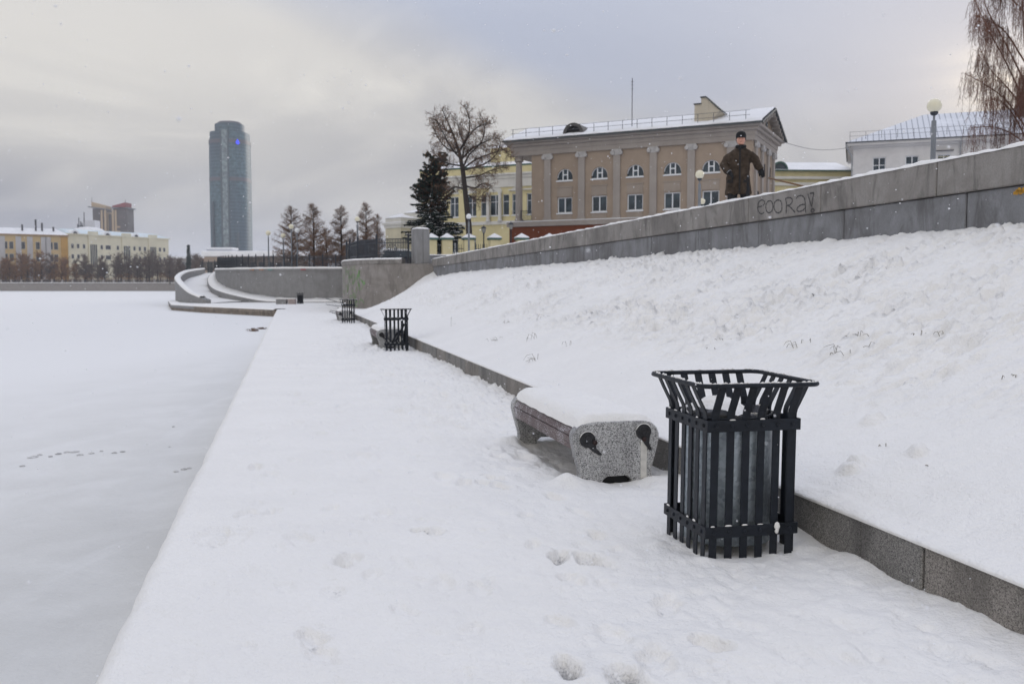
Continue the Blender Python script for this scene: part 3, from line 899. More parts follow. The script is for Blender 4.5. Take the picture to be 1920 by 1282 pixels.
# ------------------------------------------------------------------ ground of the terrace and of the far bank
ter = [pf(-40, WALL_T+0.3, 2.7), pf(W_END, WALL_T+0.3, 2.75), (-4.6,54.2,2.75)]
ter += [(p.x-n.x*0.4, p.y-n.y*0.4, 2.84) for p, n in list(zip(BP, BN))[8::4]]
ter += [(p.x-n.x*0.4, p.y-n.y*0.4, float(np.interp(p.y,[90,118],[3.0,3.35]))) for p, n in list(zip(CW, normals(CW)))[2::4]]
ter += [(-38.9,120.6,3.35), (-42.8,122.5,3.3), (-50,160,3.2), (-70,260,3.2), (-95,452,3.2), (-900,452,3.2), (-2400,900,3.2), (-2400,5500,3.2), (2400,5500,3.2), (2400,-30,2.7), (60,-40,2.7)]
TERR = plain("terrace_snow", (0.78,0.79,0.82,1), 0.6, var=0.06, scale=0.3)
structure(polygon_sheet("terrace_ground", ter, TERR))

# ------------------------------------------------------------------ building kit
def make_glass(name, c, rough=0.12):
    n = NT(name, rough, 0.0, 0.6)
    f = n.noise(n.pos(), 0.9, 2.0)
    n.color(n.mix(n.ramp(f, 0.35, 0.65), mul(c, 0.6), mul(c, 1.3)))
    return n.m
GLASS = make_glass("window_glass", (0.045, 0.062, 0.075, 1))
GLASS_FAR = make_glass("far_window_glass", (0.05, 0.055, 0.06, 1), 0.3)
WHITE = plain("white_paint", (0.72, 0.72, 0.72, 1), 0.5, var=0.04)
WHITE_FR = plain("white_window_frame", (0.76, 0.77, 0.78, 1), 0.4, var=0.03)
def plaster(name, c, dark=0.8, scale=0.8):
    n = NT(name, 0.9, 0.0, 0.2)
    v = n.pos()
    b = n.noise(v, scale, 5.0, 0.6, 0.3)
    run = n.noise(n.pos((2.2, 2.2, 0.18)), 1.0, 4.0, 0.6)
    col = n.mix(n.ramp(b, 0.3, 0.7), mul(c, 0.93), mul(c, 1.06))
    n.color(n.mix(n.math("MULTIPLY", n.ramp(run, 0.52, 0.75), 0.35), col, mul(c, dark)))
    n.bump(n.noise(v, 12.0, 3.0), 0.01)
    return n.m
BEIGE = plaster("beige_plaster", (0.345, 0.270, 0.205, 1))
BEIGE_TRIM = plaster("grey_beige_trim", (0.345, 0.305, 0.270, 1))
BEIGE_PANEL = plaster("panel_plaster", (0.33, 0.275, 0.225, 1))
YELLOW = plaster("pale_yellow_plaster", (0.66, 0.58, 0.33, 1), 0.9)
YWHITE = plaster("whitewashed_trim", (0.66, 0.64, 0.58, 1), 0.9)
WHITE_PL = plaster("white_plaster", (0.66, 0.64, 0.62, 1), 0.9)
BRICK = plaster("red_brown_base", (0.17, 0.055, 0.028, 1))
ROOF_EDGE = plain("dark_roof_edge", (0.05, 0.055, 0.055, 1), 0.6)
GREEN_EDGE = plain("green_roof_edge", (0.05, 0.11, 0.085, 1), 0.6)
RAIL = plain("thin_roof_rail", (0.10, 0.10, 0.11, 1), 0.6)

def facade(mb, x0, x1, z0, z1, holes, dep=0.22, y=0.0):
    """flat wall with rectangular openings (x0,x1,z0,z1) and their reveals"""
    xs = sorted({x0, x1, *[h[0] for h in holes], *[h[1] for h in holes]})
    zs = sorted({z0, z1, *[h[2] for h in holes], *[h[3] for h in holes]})
    for i in range(len(xs)-1):
        for j in range(len(zs)-1):
            mx, mz = (xs[i]+xs[i+1])/2, (zs[j]+zs[j+1])/2
            if any(h[0] < mx < h[1] and h[2] < mz < h[3] for h in holes): continue
            mb.add([(xs[i],y,zs[j]),(xs[i+1],y,zs[j]),(xs[i+1],y,zs[j+1]),(xs[i],y,zs[j+1])], [(0,1,2,3)])
    for a, b, c, d in holes:
        q = y + dep
        mb.add([(a,y,c),(b,y,c),(b,y,d),(a,y,d),(a,q,c),(b,q,c),(b,q,d),(a,q,d)], [(0,4,5,1),(1,5,6,2),(2,6,7,3),(3,7,4,0)])
def window(par, xc, z0, w, h, cols=2, rows=(), y=0.14, fr=0.09, glass=None, frame=None, sill=True, name="window"):
    mb = MB(); a, b = xc-w/2, xc+w/2
    d = 0.08
    mb.box(a,a+fr,y,y+d,z0,z0+h); mb.box(b-fr,b,y,y+d,z0,z0+h)
    mb.box(a+fr,b-fr,y,y+d,z0,z0+fr); mb.box(a+fr,b-fr,y,y+d,z0+h-fr,z0+h)
    for k in range(1, cols):
        x = a + (b-a)*k/cols; mb.box(x-fr*0.55,x+fr*0.55,y+0.003,y+d,z0+fr,z0+h-fr)
    for r in rows:
        mb.box(a+fr,b-fr,y+0.006,y+d,z0+h*r-fr*0.4,z0+h*r+fr*0.4)
    f = mb.build(name, frame or WHITE_FR, par, fix=False)
    mb = MB(); mb.add([(a,y+0.055,z0),(b,y+0.055,z0),(b,y+0.055,z0+h),(a,y+0.055,z0+h)], [(0,1,2,3)])
    mb.build("pane", glass or GLASS, f, fix=False)
    if sill:
        mb = MB(); mb.box(a-0.06,b+0.06,-0.09,y,z0-0.10,z0-0.004); mb.build("sill", WHITE_FR, f, fix=False)
    return f
def arch_pts(w, h, n=14):
    """half-round head: outline of a w x h opening with a semicircular top"""
    r = w/2
    return [(-r,0),(r,0)] + [(r*math.cos(math.pi*k/n), (h-r)+r*math.sin(math.pi*k/n)) for k in range(n+1)]

# ------------------------------------------------------------------ beige classical building
BZ = TER_Z
dirx, diry = 0.897, -0.442
BRZ = math.atan2(diry, dirx)
bcor = at(1410, 400, 75.0)
bb = thing("beige_building", "beige classical building with pilasters, arched windows and a snowy gabled roof", "building", (bcor.x, bcor.y, BZ), BRZ)
zl = lambda z: z - BZ            # world height to local
LW, DW = 19.9, 9.6
pil = [18.27, 14.98, 11.68, 8.38, 5.08, 1.78]
win = [16.63, 13.33, 10.03, 6.73, 3.43]
Z_BR, Z_ENT, Z_EAVE = zl(7.45), zl(13.45), zl(14.75)
holes = []
for w in win:
    holes.append((-w-0.72,-w+0.72, zl(8.12), zl(9.52)))
    holes.append((-w-0.76,-w+0.76, zl(11.02), zl(12.05)))
mb = MB(); facade(mb, -LW, 0, Z_BR, Z_ENT, holes)
mb.build("front_wall", BEIGE, bb)
for k, w in enumerate(win):            # half-round heads cut into the square openings
    for sg in (-1, 1):
        mb = MB()
        P = [(sg*0.76, 0.28)] + [(sg*0.76*math.cos(a), 0.28+0.75*math.sin(a)) for a in np.linspace(0, math.pi/2, 8)] + [(sg*0.76, 1.03)]
        if sg < 0: P = P[::-1]
        mb.prism(P, lambda x, z: (-w+x, 0.006, zl(11.02)+z), lambda x, z: (-w+x, 0.2, zl(11.02)+z))
        mb.build("arch_head", BEIGE, bb)
mb = MB()                               # inner backing so the openings are not see-through
mb.box(-LW+0.05, -0.05, 0.6, DW-0.1, 0.1, Z_EAVE-0.1); mb.build("inner_volume", BLACK, bb)
mb = MB(); endh = [(v-0.55, v+0.55, zl(8.12), zl(9.52)) for v in (2.3,4.8,7.3)] + [(v-0.55, v+0.55, zl(11.0), zl(12.1)) for v in (2.3,4.8,7.3)]
facade(mb, 0, DW, Z_BR, Z_ENT, endh)
mb.v = [(-y, x, z) for x, y, z in mb.v]
mb.build("end_wall", BEIGE, bb)
for (a, b, c, d) in endh:
    mb = MB(); mb.box(-0.20,-0.14,a,b,c,d)
    f = mb.build("window", WHITE_FR, bb); mb = MB(); mb.box(-0.155,-0.13,a+0.08,(a+b)/2-0.04,c+0.08,d-0.08); mb.box(-0.155,-0.13,(a+b)/2+0.04,b-0.08,c+0.08,d-0.08); mb.build("pane", GLASS, f)
mb = MB(); mb.box(-LW, 0.04, DW-0.3, DW, Z_BR, Z_ENT); mb.box(-LW-0.0,-LW+0.3,0.01,DW-0.31,Z_BR,Z_ENT); mb.build("rear_wall", BEIGE, bb)
mb = MB(); mb.box(-LW-2.2, 0.12, -0.14, DW+0.1, 0, Z_BR-0.45); mb.build("brick_base", BRICK, bb)
mb = MB(); mb.box(-LW-2.45, 0.22, -0.26, DW+0.2, Z_BR-0.447, Z_BR-0.005); mb.build("stone_band", BEIGE_TRIM, bb, bevel=0.03)
mb = MB(); mb.box(-LW-2.47, 0.24, -0.27, 0.02, Z_BR-0.004, Z_BR+0.06); mb.build("ledge_snow", SNOW_ROOF, bb, bevel=0.02)
def ionic(px, name="pilaster", y0=-0.16, w=0.62, z0=None, z1=None, side=False):
    z0 = Z_BR+0.06 if z0 is None else z0; z1 = Z_ENT-0.005
    mb = MB(); mb.box(-w/2, w/2, y0, 0.0, z0+0.25, z1-0.48); mb.box(-w/2-0.07, w/2+0.07, y0-0.06, 0.0, z0, z0+0.247)
    cap = MB()
    cap.box(-w/2-0.02, w/2+0.02, y0-0.03, 0.0, z1-0.477, z1-0.30); cap.box(-w/2-0.12, w/2+0.12, y0-0.09, 0.0, z1-0.12, z1)
    for sg in (-1, 1):
        cap.lathe([(0.17,0),(0.19,0.03),(0.19,0.22),(0.17,0.25)], 12); n = 48
        vs = cap.v[-n:]; cap.v[-n:] = [(sg*(w/2+0.06)+x, y0-0.14+z, z1-0.29+y) for x, y, z in vs]
    cap.box(-w/2, w/2, y0-0.06, 0.0, z1-0.297, z1-0.123)
    if side:
        for m in (mb, cap): m.v = [(-y+0.0, x+px, z) for x, y, z in m.v]
    else:
        for m in (mb, cap): m.v = [(x-px, y, z) for x, y, z in m.v]
    p = mb.build(name, BEIGE_TRIM, bb); cap.build("capital", plain("capital_stone", (0.44,0.42,0.40,1), 0.9) if "capital_stone" not in bpy.data.materials else bpy.data.materials["capital_stone"], p)
for p in pil: ionic(p)
for v in (0.9, 3.5, 6.1, 8.7): ionic(v, side=True)
for w in win:
    window(bb, -w, zl(8.12), 1.44, 1.40, 2, (), 0.14)
    mb = MB(); a = zl(11.02); y = 0.14
    for k, m in ((0.76,0.70),):
        P = [(k*math.cos(t), 0.28+k*0.98*math.sin(t)) for t in np.linspace(0, math.pi, 15)]; Q = [(m*math.cos(t), 0.28+m*0.98*math.sin(t)) for t in np.linspace(0, math.pi, 15)]
        for q in range(14):
            mb.prism([P[q],P[q+1],Q[q+1],Q[q]], lambda x,z: (-w+x,y,a+z), lambda x,z: (-w+x,y+0.08,a+z))
    mb.box(-w-0.76,-w+0.76,y,y+0.08,a,a+0.07); mb.box(-w-0.27,-w-0.17,y,y+0.08,a+0.07,a+0.95); mb.box(-w+0.17,-w+0.27,y,y+0.08,a+0.07,a+0.95); mb.box(-w-0.17,-w+0.17,y,y+0.08,a+0.47,a+0.57)
    f = mb.build("arched_window", WHITE_FR, bb, fix=False)
    mb = MB(); mb.box(-w-0.78,-w+0.78,y+0.05,y+0.06,a,a+1.05); mb.build("pane", GLASS, f)
    mb = MB(); mb.box(-w-0.80,-w+0.80,-0.10,0.14,a-0.10,a-0.005); mb.build("sill", WHITE_FR, f)
    mb = MB(); mb.box(-w-0.72,-w+0.72,-0.035,0.0,zl(9.70),zl(10.38)); mb.box(-w-0.80,-w+0.80,-0.07,0.0,zl(10.385),zl(10.50)); mb.box(-w-0.80,-w+0.80,-0.06,0.0,zl(9.60),zl(9.697)); mb.build("wall_panel", BEIGE_PANEL, bb)
    mb = MB(); mb.box(-w-0.72,-w+0.72,-0.035,0.0,zl(7.55),zl(7.98)); mb.build("lower_panel", BEIGE_PANEL, bb)
# entablature, loggia at the far end
mb = MB(); e0 = Z_ENT
mb.box(-LW-2.0, 0.18, -0.18, DW+0.15, e0, e0+0.42); mb.box(-LW-2.05, 0.24, -0.24, DW+0.2, e0+0.423, e0+0.80)
mb.build("entablature", BEIGE_TRIM, bb)
mb = MB(); mb.box(-LW-2.3, 0.5, -0.50, DW+0.45, e0+0.803, e0+1.05); mb.box(-LW-2.5, 0.72, -0.72, DW+0.68, e0+1.053, Z_EAVE); mb.build("cornice", BEIGE_TRIM, bb, bevel=0.04)
mb = MB(); mb.lathe([(0.40,0),(0.40,0.2),(0.33,0.26),(0.33,1.5),(0.32,3.2),(0.28,5.3),(0.28,5.42)], 18, (-LW-1.45,0.35,Z_BR+0.07)); mb.lathe([(0.40,0),(0.42,0.1),(0.36,0.28),(0.42,0.45)], 12, (-LW-1.45,0.35,Z_ENT-0.46)); mb.build("loggia_column", BEIGE_TRIM, bb, smooth=False)
mb = MB()
for k in range(9):
    x = -LW-1.05+k*0.13; mb.bar((x,-0.05,Z_BR+0.05),(x,-0.05,Z_BR+1.0),0.03,0.03)
mb.bar((-LW-1.1,-0.05,Z_BR+1.0),(-LW,-0.05,Z_BR+1.0),0.05,0.05); mb.bar((-LW-1.1,-0.05,Z_BR+0.12),(-LW,-0.05,Z_BR+0.12),0.04,0.04)
mb.build("balcony_rail", IRON_FAR, bb)
# roof
rx0, rx1, ry0, ry1, rid = -LW-2.6, 0.95, -0.95, DW+0.95, DW/2
RZ0, RZ1 = Z_EAVE+0.02, zl(16.75)
def roofz(y): return RZ0 + (RZ1-RZ0)*(1-abs(y-rid)/(rid-ry0))
mb = MB()
for dz, mname in ((0.0, "roof"),):
    mb.prism([(ry0,RZ0),(ry0,RZ0-0.14),(rid,RZ1-0.16),(ry1,RZ0-0.14),(ry1,RZ0),(rid,RZ1)], lambda y,z:(rx0,y,z), lambda y,z:(rx1,y,z))
roof = mb.build("roof", ROOF_EDGE, bb)
mb = MB(); n = 60; rows = []
rr = random.Random(31)
for yy in (ry0+0.10, ry0+0.18, 1.0, 2.5, rid-0.1, rid+0.2, DW-1, ry1-0.12):
    rows.append([(rx0+0.1+(rx1-rx0-0.2)*k/n, yy + (rr.uniform(-0.06,0.12) if yy < ry0+0.15 else 0), roofz(yy) + (0.02 if yy in (ry0+0.10, ry1-0.12) else 0.11+rr.uniform(-.02,.02))) for k in range(n+1)])
mb.grid(rows); mb.build("roof_snow", SNOW_ROOF, roof, smooth=True)
mb = MB()                               # gable field and raking brackets
mb.prism([(0,0),(DW,0),(rid,RZ1-Z_EAVE-0.3)], lambda y,z: (0.12,y,Z_EAVE+z), lambda y,z: (-0.2,y,Z_EAVE+z)); mb.build("gable", BEIGE, bb)
for k in range(7):
    for sg in (-1,1):
        y = rid + sg*(0.35+k*0.68); z = roofz(y)-0.05
        mb = MB(); mb.box(0.13,0.80,y-0.14,y+0.14,z-0.50,z-0.16); mb.build("bracket", BEIGE_TRIM, bb)
mb = MB(); mb.box(0.125,0.16,rid-0.4,rid+0.4,Z_EAVE+0.35,Z_EAVE+1.25); mb.build("gable_window", GLASS, bb)
mb = MB()
for k in range(17):
    x = rx0+0.8+k*1.32
    mb.bar((x,ry0+0.75,roofz(ry0+0.75)),(x,ry0+0.75,roofz(ry0+0.75)+0.85),0.04,0.04)
for h in (0.45, 0.83): mb.bar((rx0+0.6,ry0+0.75,roofz(ry0+0.75)+h),(rx1-1.2,ry0+0.75,roofz(ry0+0.75)+h),0.03,0.03)
mb.build("roof_railing", RAIL, bb)
# round-headed dormer, chimney stack, mast
dxp = -15.75
mb = MB(); P = [(0.98*math.cos(a), 0.98*math.sin(a)) for a in np.linspace(0, math.pi, 15)]; Q = [(0.72*math.cos(a), 0.72*math.sin(a)) for a in np.linspace(0, math.pi, 15)]
zb = roofz(0.0)-0.05
for q in range(14):
    mb.prism([P[q],P[q+1],Q[q+1],Q[q]], lambda x,z: (dxp+x,-0.25,zb+z), lambda x,z: (dxp+x,2.6,zb+z))
dm = mb.build("dormer", plain("dark_dormer_metal",(0.07,0.065,0.06,1),0.6), bb)
mb = MB(); mb.prism(Q, lambda x,z: (dxp+x,0.0,zb+z), lambda x,z: (dxp+x,2.4,zb+z)); mb.build("dormer_vent", BLACK, dm)
cxp = -4.2
CHIM = plaster("chimney_plaster", (0.52,0.46,0.36,1))
mb = MB(); zc = roofz(1.2)-0.55
mb.prism([(-0.85,zc),(0.35,zc),(0.35,zc+2.25),(0.1,zc+2.35),(-0.28,zc+2.35),(-0.28,zc+1.85),(-0.85,zc+1.85)][::-1], lambda x,z: (cxp+x,0.6,z), lambda x,z: (cxp+x,2.9,z))
mb.prism([(0.35,zc),(1.25,zc+1.25),(0.1,zc+2.35)], lambda x,z:(cxp+x,0.62,z), lambda x,z:(cxp+x,2.88,z))
ch = mb.build("chimney", CHIM, bb)
mb = MB(); mb.bar((cxp-0.35,1.75,zc+2.42),(cxp+0.15,1.75,zc+2.42),2.5,0.09); mb.bar((cxp+0.1,1.75,zc+2.43),(cxp+1.35,1.75,zc+1.27),2.5,0.08); mb.bar((cxp-0.92,1.75,zc+1.90),(cxp-0.25,1.75,zc+1.90),2.5,0.08); mb.build("chimney_cap", ROOF_EDGE, ch)
mp = at(1185, 231, 80.5); mt = at(1185, 147, 80.5)
mast = thing("antenna_mast", "thin metal antenna mast rising above the beige building's roof", "antenna", (mp.x, mp.y, mp.z-0.6))
mb = MB(); mb.tube([(0,0,0),(0,0,mt.z-mp.z+0.6)], 0.035, 6); mb.build("mast_pole", RAIL, mast)
mb = MB()
for k, h in enumerate((0.2,0.5,0.8)): mb.bar((-0.12,0,mt.z-mp.z+0.5-h),(0.12,0,mt.z-mp.z+0.5-h),0.03,0.03)
mb.build("aerial_element", RAIL, mast)

# ------------------------------------------------------------------ yellow mansion behind
yr = at(1010, 400, 100.0)
ym = thing("yellow_mansion", "pale yellow mansion with white trim and columns behind the bare larch", "building", (yr.x, yr.y, BZ), BRZ)
YL, YD = 15.0, 12.0
zt, zm = zl(14.6), zl(13.5)
wl_ = [(10.6,1.15),(8.3,1.15),(6.75,0.8),(5.3,1.45),(4.0,0.8),(2.7,1.1),(0.9,1.1),(12.9,1.15)]
holes = [(-L-w/2,-L+w/2,zl(9.45),zl(11.75)) for L, w in wl_]
holes2 = [(-L-0.5,-L+0.5,zl(5.4),zl(7.3)) for L in (10.6,8.3,5.3,2.9,0.9,12.9)]
mb = MB(); facade(mb, -YL, 0, 0, zm, holes+holes2); mb.build("front_wall", YELLOW, ym)
mb = MB(); mb.box(-YL+0.02,-0.02,0.5,YD,0,zm-0.01); mb.build("inner_volume", YELLOW, ym)
for (L, w) in wl_: window(ym, -L, zl(9.45), w, 2.3, 2 if w > 0.9 else 1, (0.66,), 0.12, 0.07)
for h in holes2: window(ym, (h[0]+h[1])/2, h[2], 1.0, 1.9, 2, (0.66,), 0.12, 0.07)
mb = MB(); mb.box(-YL-0.25,0.2,-0.25,YD,zm,zm+0.35); mb.box(-YL-0.4,0.3,-0.45,YD,zm+0.353,zm+0.55); mb.build("cornice", YWHITE, ym, bevel=0.02)
mb = MB(); mb.box(-YL-0.1,0.1,-0.12,YD,zm+0.553,zt+0.35); mb.build("parapet", YELLOW, ym)
mb = MB(); mb.box(-YL-0.12,0.12,-0.14,0.0,zl(12.55),zl(12.75)); mb.box(-YL-0.1,0.1,-0.10,0.0,zl(12.753),zm-0.003); mb.build("frieze", YWHITE, ym)
mb = MB(); mb.box(-YL-0.15,0.15,-0.2,0.0,zl(8.45),zl(8.75)); mb.build("string_course", YWHITE, ym)
mb = MB(); mb.box(-YL-0.16,0.16,-0.22,0.02,zl(8.752),zl(8.80)); mb.build("ledge_snow", SNOW_ROOF, ym)
for L in (6.1, 4.62):
    mb = MB(); mb.lathe([(0.26,0),(0.26,0.15),(0.20,0.2),(0.20,1.6),(0.17,3.0),(0.24,3.1),(0.24,3.2)], 14, (-L,-0.28,zl(8.81))); mb.build("column", YWHITE, ym)
for L, w in ((8.3,1.3),(5.3,1.7),(2.7,1.3),(10.6,1.3)):
    mb = MB(); r = w/2
    P = [(r*math.cos(a), 0.75*r*math.sin(a)) for a in np.linspace(0, math.pi, 12)]
    mb.prism(P, lambda x,z: (-L+x,-0.06,zl(12.05)+z), lambda x,z: (-L+x,0.0,zl(12.05)+z)); mb.build("lunette", YWHITE, ym)
mb = MB()
for L in (2.7,0.9): mb.box(-L-0.85,-L+0.85,-0.3,0.0,zl(12.12),zl(12.25))
mb.build("window_hood", YWHITE, ym)
rf = MB(); rf.add([(-YL-0.1,-0.1,zt+0.36),(0.1,-0.1,zt+0.36),(0.1,YD,zt+0.36),(-YL-0.1,YD,zt+0.36),(-YL+2,5,zt+1.7),(-2,5,zt+1.7),(-2,8,zt+1.7),(-YL+2,8,zt+1.7)], [(0,1,5,4),(1,2,6,5),(2,3,7,6),(3,0,4,7),(4,5,6,7)])
rf.build("roof_snow", SNOW_ROOF, ym)
mb = MB(); mb.box(-YL-0.14,0.14,-0.18,-0.12,zt+0.2,zt+0.37); mb.build("roof_edge", GREEN_EDGE, ym)
mb = MB(); mb.box(-7.6,-0.5,3.2,9,zt+0.2,zl(17.4)); at_ = mb.build("attic_storey", YELLOW, ym)
mb = MB(); mb.add([(-7.9,2.9,zl(17.4)),(-0.2,2.9,zl(17.4)),(-0.2,9.3,zl(17.4)),(-7.9,9.3,zl(17.4)),(-6,6,zl(18.6)),(-2,6,zl(18.6))],[(0,1,5,4),(1,2,5),(2,3,4,5),(3,0,4),(0,3,2,1)]); mb.build("attic_snow", SNOW_ROOF, at_)

# small white-corniced lodge
def lodge(label, px, py_top, Y, w, d, topz):
    p = at(px, py_top, Y)
    t = thing("gate_lodge", label, "building", (p.x, p.y, 3.0), R(-38))
    h = topz-3.0
    mb = MB(); mb.box(-w/2,w/2,0,d,0,h-1.2); mb.build("wall", YWHITE if False else plaster("lodge_plaster",(0.60,0.55,0.40,1)), t)
    mb = MB(); mb.box(-w/2-0.12,w/2+0.12,-0.12,d+0.12,h-1.197,h-0.85); mb.box(-w/2-0.28,w/2+0.28,-0.28,d+0.28,h-0.847,h-0.62); mb.build("cornice", YWHITE, t)
    mb = MB(); mb.box(-w/2-0.3,w/2+0.3,-0.3,d+0.3,h-0.617,h-0.52); mb.build("ledge_snow", SNOW_ROOF, t)
    mb = MB(); mb.box(-w/2,w/2,0,d,h-0.517,h-0.02); mb.build("attic", YWHITE, t)
    mb = MB(); mb.add([(-w/2-.1,-.1,h-0.018),(w/2+.1,-.1,h-0.018),(w/2+.1,d+.1,h-0.018),(-w/2-.1,d+.1,h-0.018),(0,d/2,h+0.55)],[(0,1,4),(1,2,4),(2,3,4),(3,0,4),(0,3,2,1)]); mb.build("roof_snow", SNOW_ROOF, t)
    return t
lodge("small cream lodge with white cornice and snowy roof left of the spruce", 737, 440, 106, 2.5, 2.8, 9.5)
lodge("second snowy lodge roof just showing beside the spruce", 772, 440, 116, 2.6, 3.0, 10.9)

# ------------------------------------------------------------------ white building on the right
wcor = at(1597, 400, 88.0)
WRZ = math.atan2(-0.35, 0.937)
wb = thing("white_building", "white plastered building with a hipped snowy roof behind the tall globe lamp", "building", (wcor.x, wcor.y, BZ), WRZ)
WLn, WDp = 34.0, 13.0
we = zl(15.2)
wx = [2.35, 5.2, 7.9, 12.0, 14.8, 17.6, 20.4]
holes = [(x-0.58,x+0.58,zl(11.6),zl(13.75)) for x in wx] + [(x-0.58,x+0.58,zl(7.6),zl(9.7)) for x in wx]
mb = MB(); facade(mb, 0, WLn, 0, we-0.5, holes); mb.build("front_wall", WHITE_PL, wb)
mb = MB(); mb.box(0.01,WLn-0.01,0.5,WDp,0,we-0.51); mb.add([(0,0,0),(0,0.5,0),(0,0.5,we-0.5),(0,0,we-0.5)],[(0,1,2,3)]); mb.build("inner_volume", WHITE_PL, wb)
BLIND = plain("yellowish_blind", (0.45,0.42,0.30,1), 0.8)
for i, h in enumerate(holes): window(wb, (h[0]+h[1])/2, h[2], 1.16, h[3]-h[2], 2, (0.66,), 0.13, 0.08)
for k in range(4):
    mb = MB(); mb.box(7.40,8.40,0.125,0.138,zl(12.95)+k*0.19,zl(13.03)+k*0.19); mb.build("blind_slat", BLIND, wb)
mb = MB(); mb.box(-0.2,WLn,-0.2,WDp,we-0.497,we-0.30); mb.box(-0.55,WLn,-0.6,WDp,we-0.297,we-0.05); mb.build("cornice", WHITE_PL, wb)
mb = MB(); mb.box(-0.7,WLn,-0.75,WDp+0.5,we-0.047,we+0.03); mb.build("roof_edge", ROOF_EDGE, wb)
def make_seam_roof():
    n = NT("seamed_snowy_roof", 0.6)
    v = n.pos(obj=True)
    w = n.n("ShaderNodeTexWave"); w.bands_direction = "X"; w.inputs["Scale"].default_value = 0.62; w.inputs["Distortion"].default_value = 0.0
    n.l(v, w.inputs["Vector"])
    c = n.mix(n.ramp(w.outputs["Fac"], 0.86, 0.97), (0.70,0.71,0.74,1), (0.36,0.37,0.40,1))
    n.color(n.mix(n.ramp(n.noise(v, 0.25, 3.0), 0.55, 0.66), c, (0.80,0.81,0.84,1)))
    return n.m
mb = MB(); e = we+0.032; rz_ = zl(18.6)
mb.add([(-0.6,-0.65,e),(WLn,-0.65,e),(WLn,WDp+0.4,e),(-0.6,WDp+0.4,e),(6.5,WDp/2,rz_),(WLn,WDp/2,rz_)],[(0,1,5,4),(1,2,5),(2,3,4,5),(3,0,4),(0,3,2,1)])
wr = mb.build("roof", make_seam_roof(), wb)
mb = MB()
for k in range(24):
    x = -0.3+k*1.4; mb.bar((x,0.1,e+0.1),(x,0.1,e+1.05),0.035,0.035)
for h in (0.65,1.05): mb.bar((-0.4,0.1,e+h),(WLn-0.5,0.1,e+h),0.025,0.025)
mb.build("roof_railing", RAIL, wb)
mb = MB(); mb.tube([(-0.62,-0.6,we-0.1),(-0.55,-0.55,we-0.5),(-0.1,-0.2,we-1.3),(-0.08,-0.16,we-2.2),(-0.08,-0.16,0.2)],0.07,8); mb.tube([(9.26,-0.62,we-0.1),(9.26,-0.2,we-0.8),(9.26,-0.15,0.2)],0.08,8)
mb.build("downpipe", plain("zinc_pipe",(0.32,0.33,0.34,1),0.5,0.3), wb)
mb = MB(); mb.box(6.0,7.0,-0.7,0.0,zl(12.2),zl(13.0)); vb = mb.build("vent_box", plain("grey_vent_box",(0.16,0.18,0.20,1),0.6), wb); mb = MB(); mb.box(5.95,7.05,-0.75,0.0,zl(13.002),zl(13.12)); mb.build("vent_snow", SNOW_ROOF, vb, bevel=0.03)
mb = MB(); mb.box(7.2,8.7,-0.25,-0.02,zl(14.05),zl(14.12)); mb.build("lamp_bracket", RAIL, wb)
mb = MB(); mb.box(14.5,15.6,4.0,5.2,zl(17.3),zl(19.3)); mb.build("chimney", plain("dark_chimney",(0.10,0.095,0.095,1),0.8), wb)

# low yellow wing between the beige and the white building
lp = at(1425, 400, 99.0)
lb = thing("low_yellow_wing", "low yellow building with green eaves between the beige and white buildings", "building", (lp.x, lp.y, BZ), R(2.5))
LL = 10.0; le = zl(14.0)
mb = MB(); mb.box(0,LL,0,9,0,le-0.9); mb.build("wall", YELLOW, lb)
mb = MB(); mb.box(-0.1,LL+0.02,-0.15,9,le-1.6,le-1.25); mb.box(-0.1,LL+0.02,-0.3,9,le-0.897,le-0.62); mb.build("cornice", YWHITE, lb)
mb = MB(); mb.box(-0.1,LL+0.02,-0.12,9,le-0.617,le-0.06); mb.build("frieze", YELLOW, lb)
mb = MB(); mb.box(-0.3,LL+0.05,-0.5,9.3,le-0.057,le+0.06); mb.build("roof_edge", GREEN_EDGE, lb)
mb = MB(); mb.add([(-0.3,-0.45,le+0.063),(LL+.05,-0.45,le+0.063),(LL+.05,9.2,le+0.063),(-0.3,9.2,le+0.063),(-0.3,4.4,le+1.5),(LL+.05,4.4,le+1.5)],[(0,1,5,4),(1,2,5),(2,3,4,5),(3,0,4),(0,3,2,1)]); mb.build("roof_snow", SNOW_ROOF, lb)
mb = MB(); P = [(0.85*math.cos(a), 0.85*math.sin(a)) for a in np.linspace(0, math.pi, 13)]; Q = [(0.68*math.cos(a), 0.68*math.sin(a)) for a in np.linspace(0, math.pi, 13)]
for q in range(12): mb.prism([P[q],P[q+1],Q[q+1],Q[q]], lambda x,z: (2.05+x,-0.3,le+0.12+z), lambda x,z: (2.05+x,2.4,le+0.12+z))
dm = mb.build("dormer", GREEN_EDGE, lb); mb = MB(); mb.prism(Q, lambda x,z:(2.05+x,-0.15,le+0.12+z), lambda x,z:(2.05+x,0.0,le+0.12+z)); mb.build("dormer_pane", GLASS, dm)

# overhead cable from the gable to the white building
ca_, cb_ = at(1456, 262, 77.0), at(1592, 277, 88.0)
mb = MB(); mb.tube([ca_.lerp(cb_, k/12) - Vector((0,0,0.5*math.sin(math.pi*k/12))) for k in range(13)], 0.02, 5)
tag(mb.build("overhead_cable", RAIL), "thin dark cable strung from the beige gable to the white building", "cable")

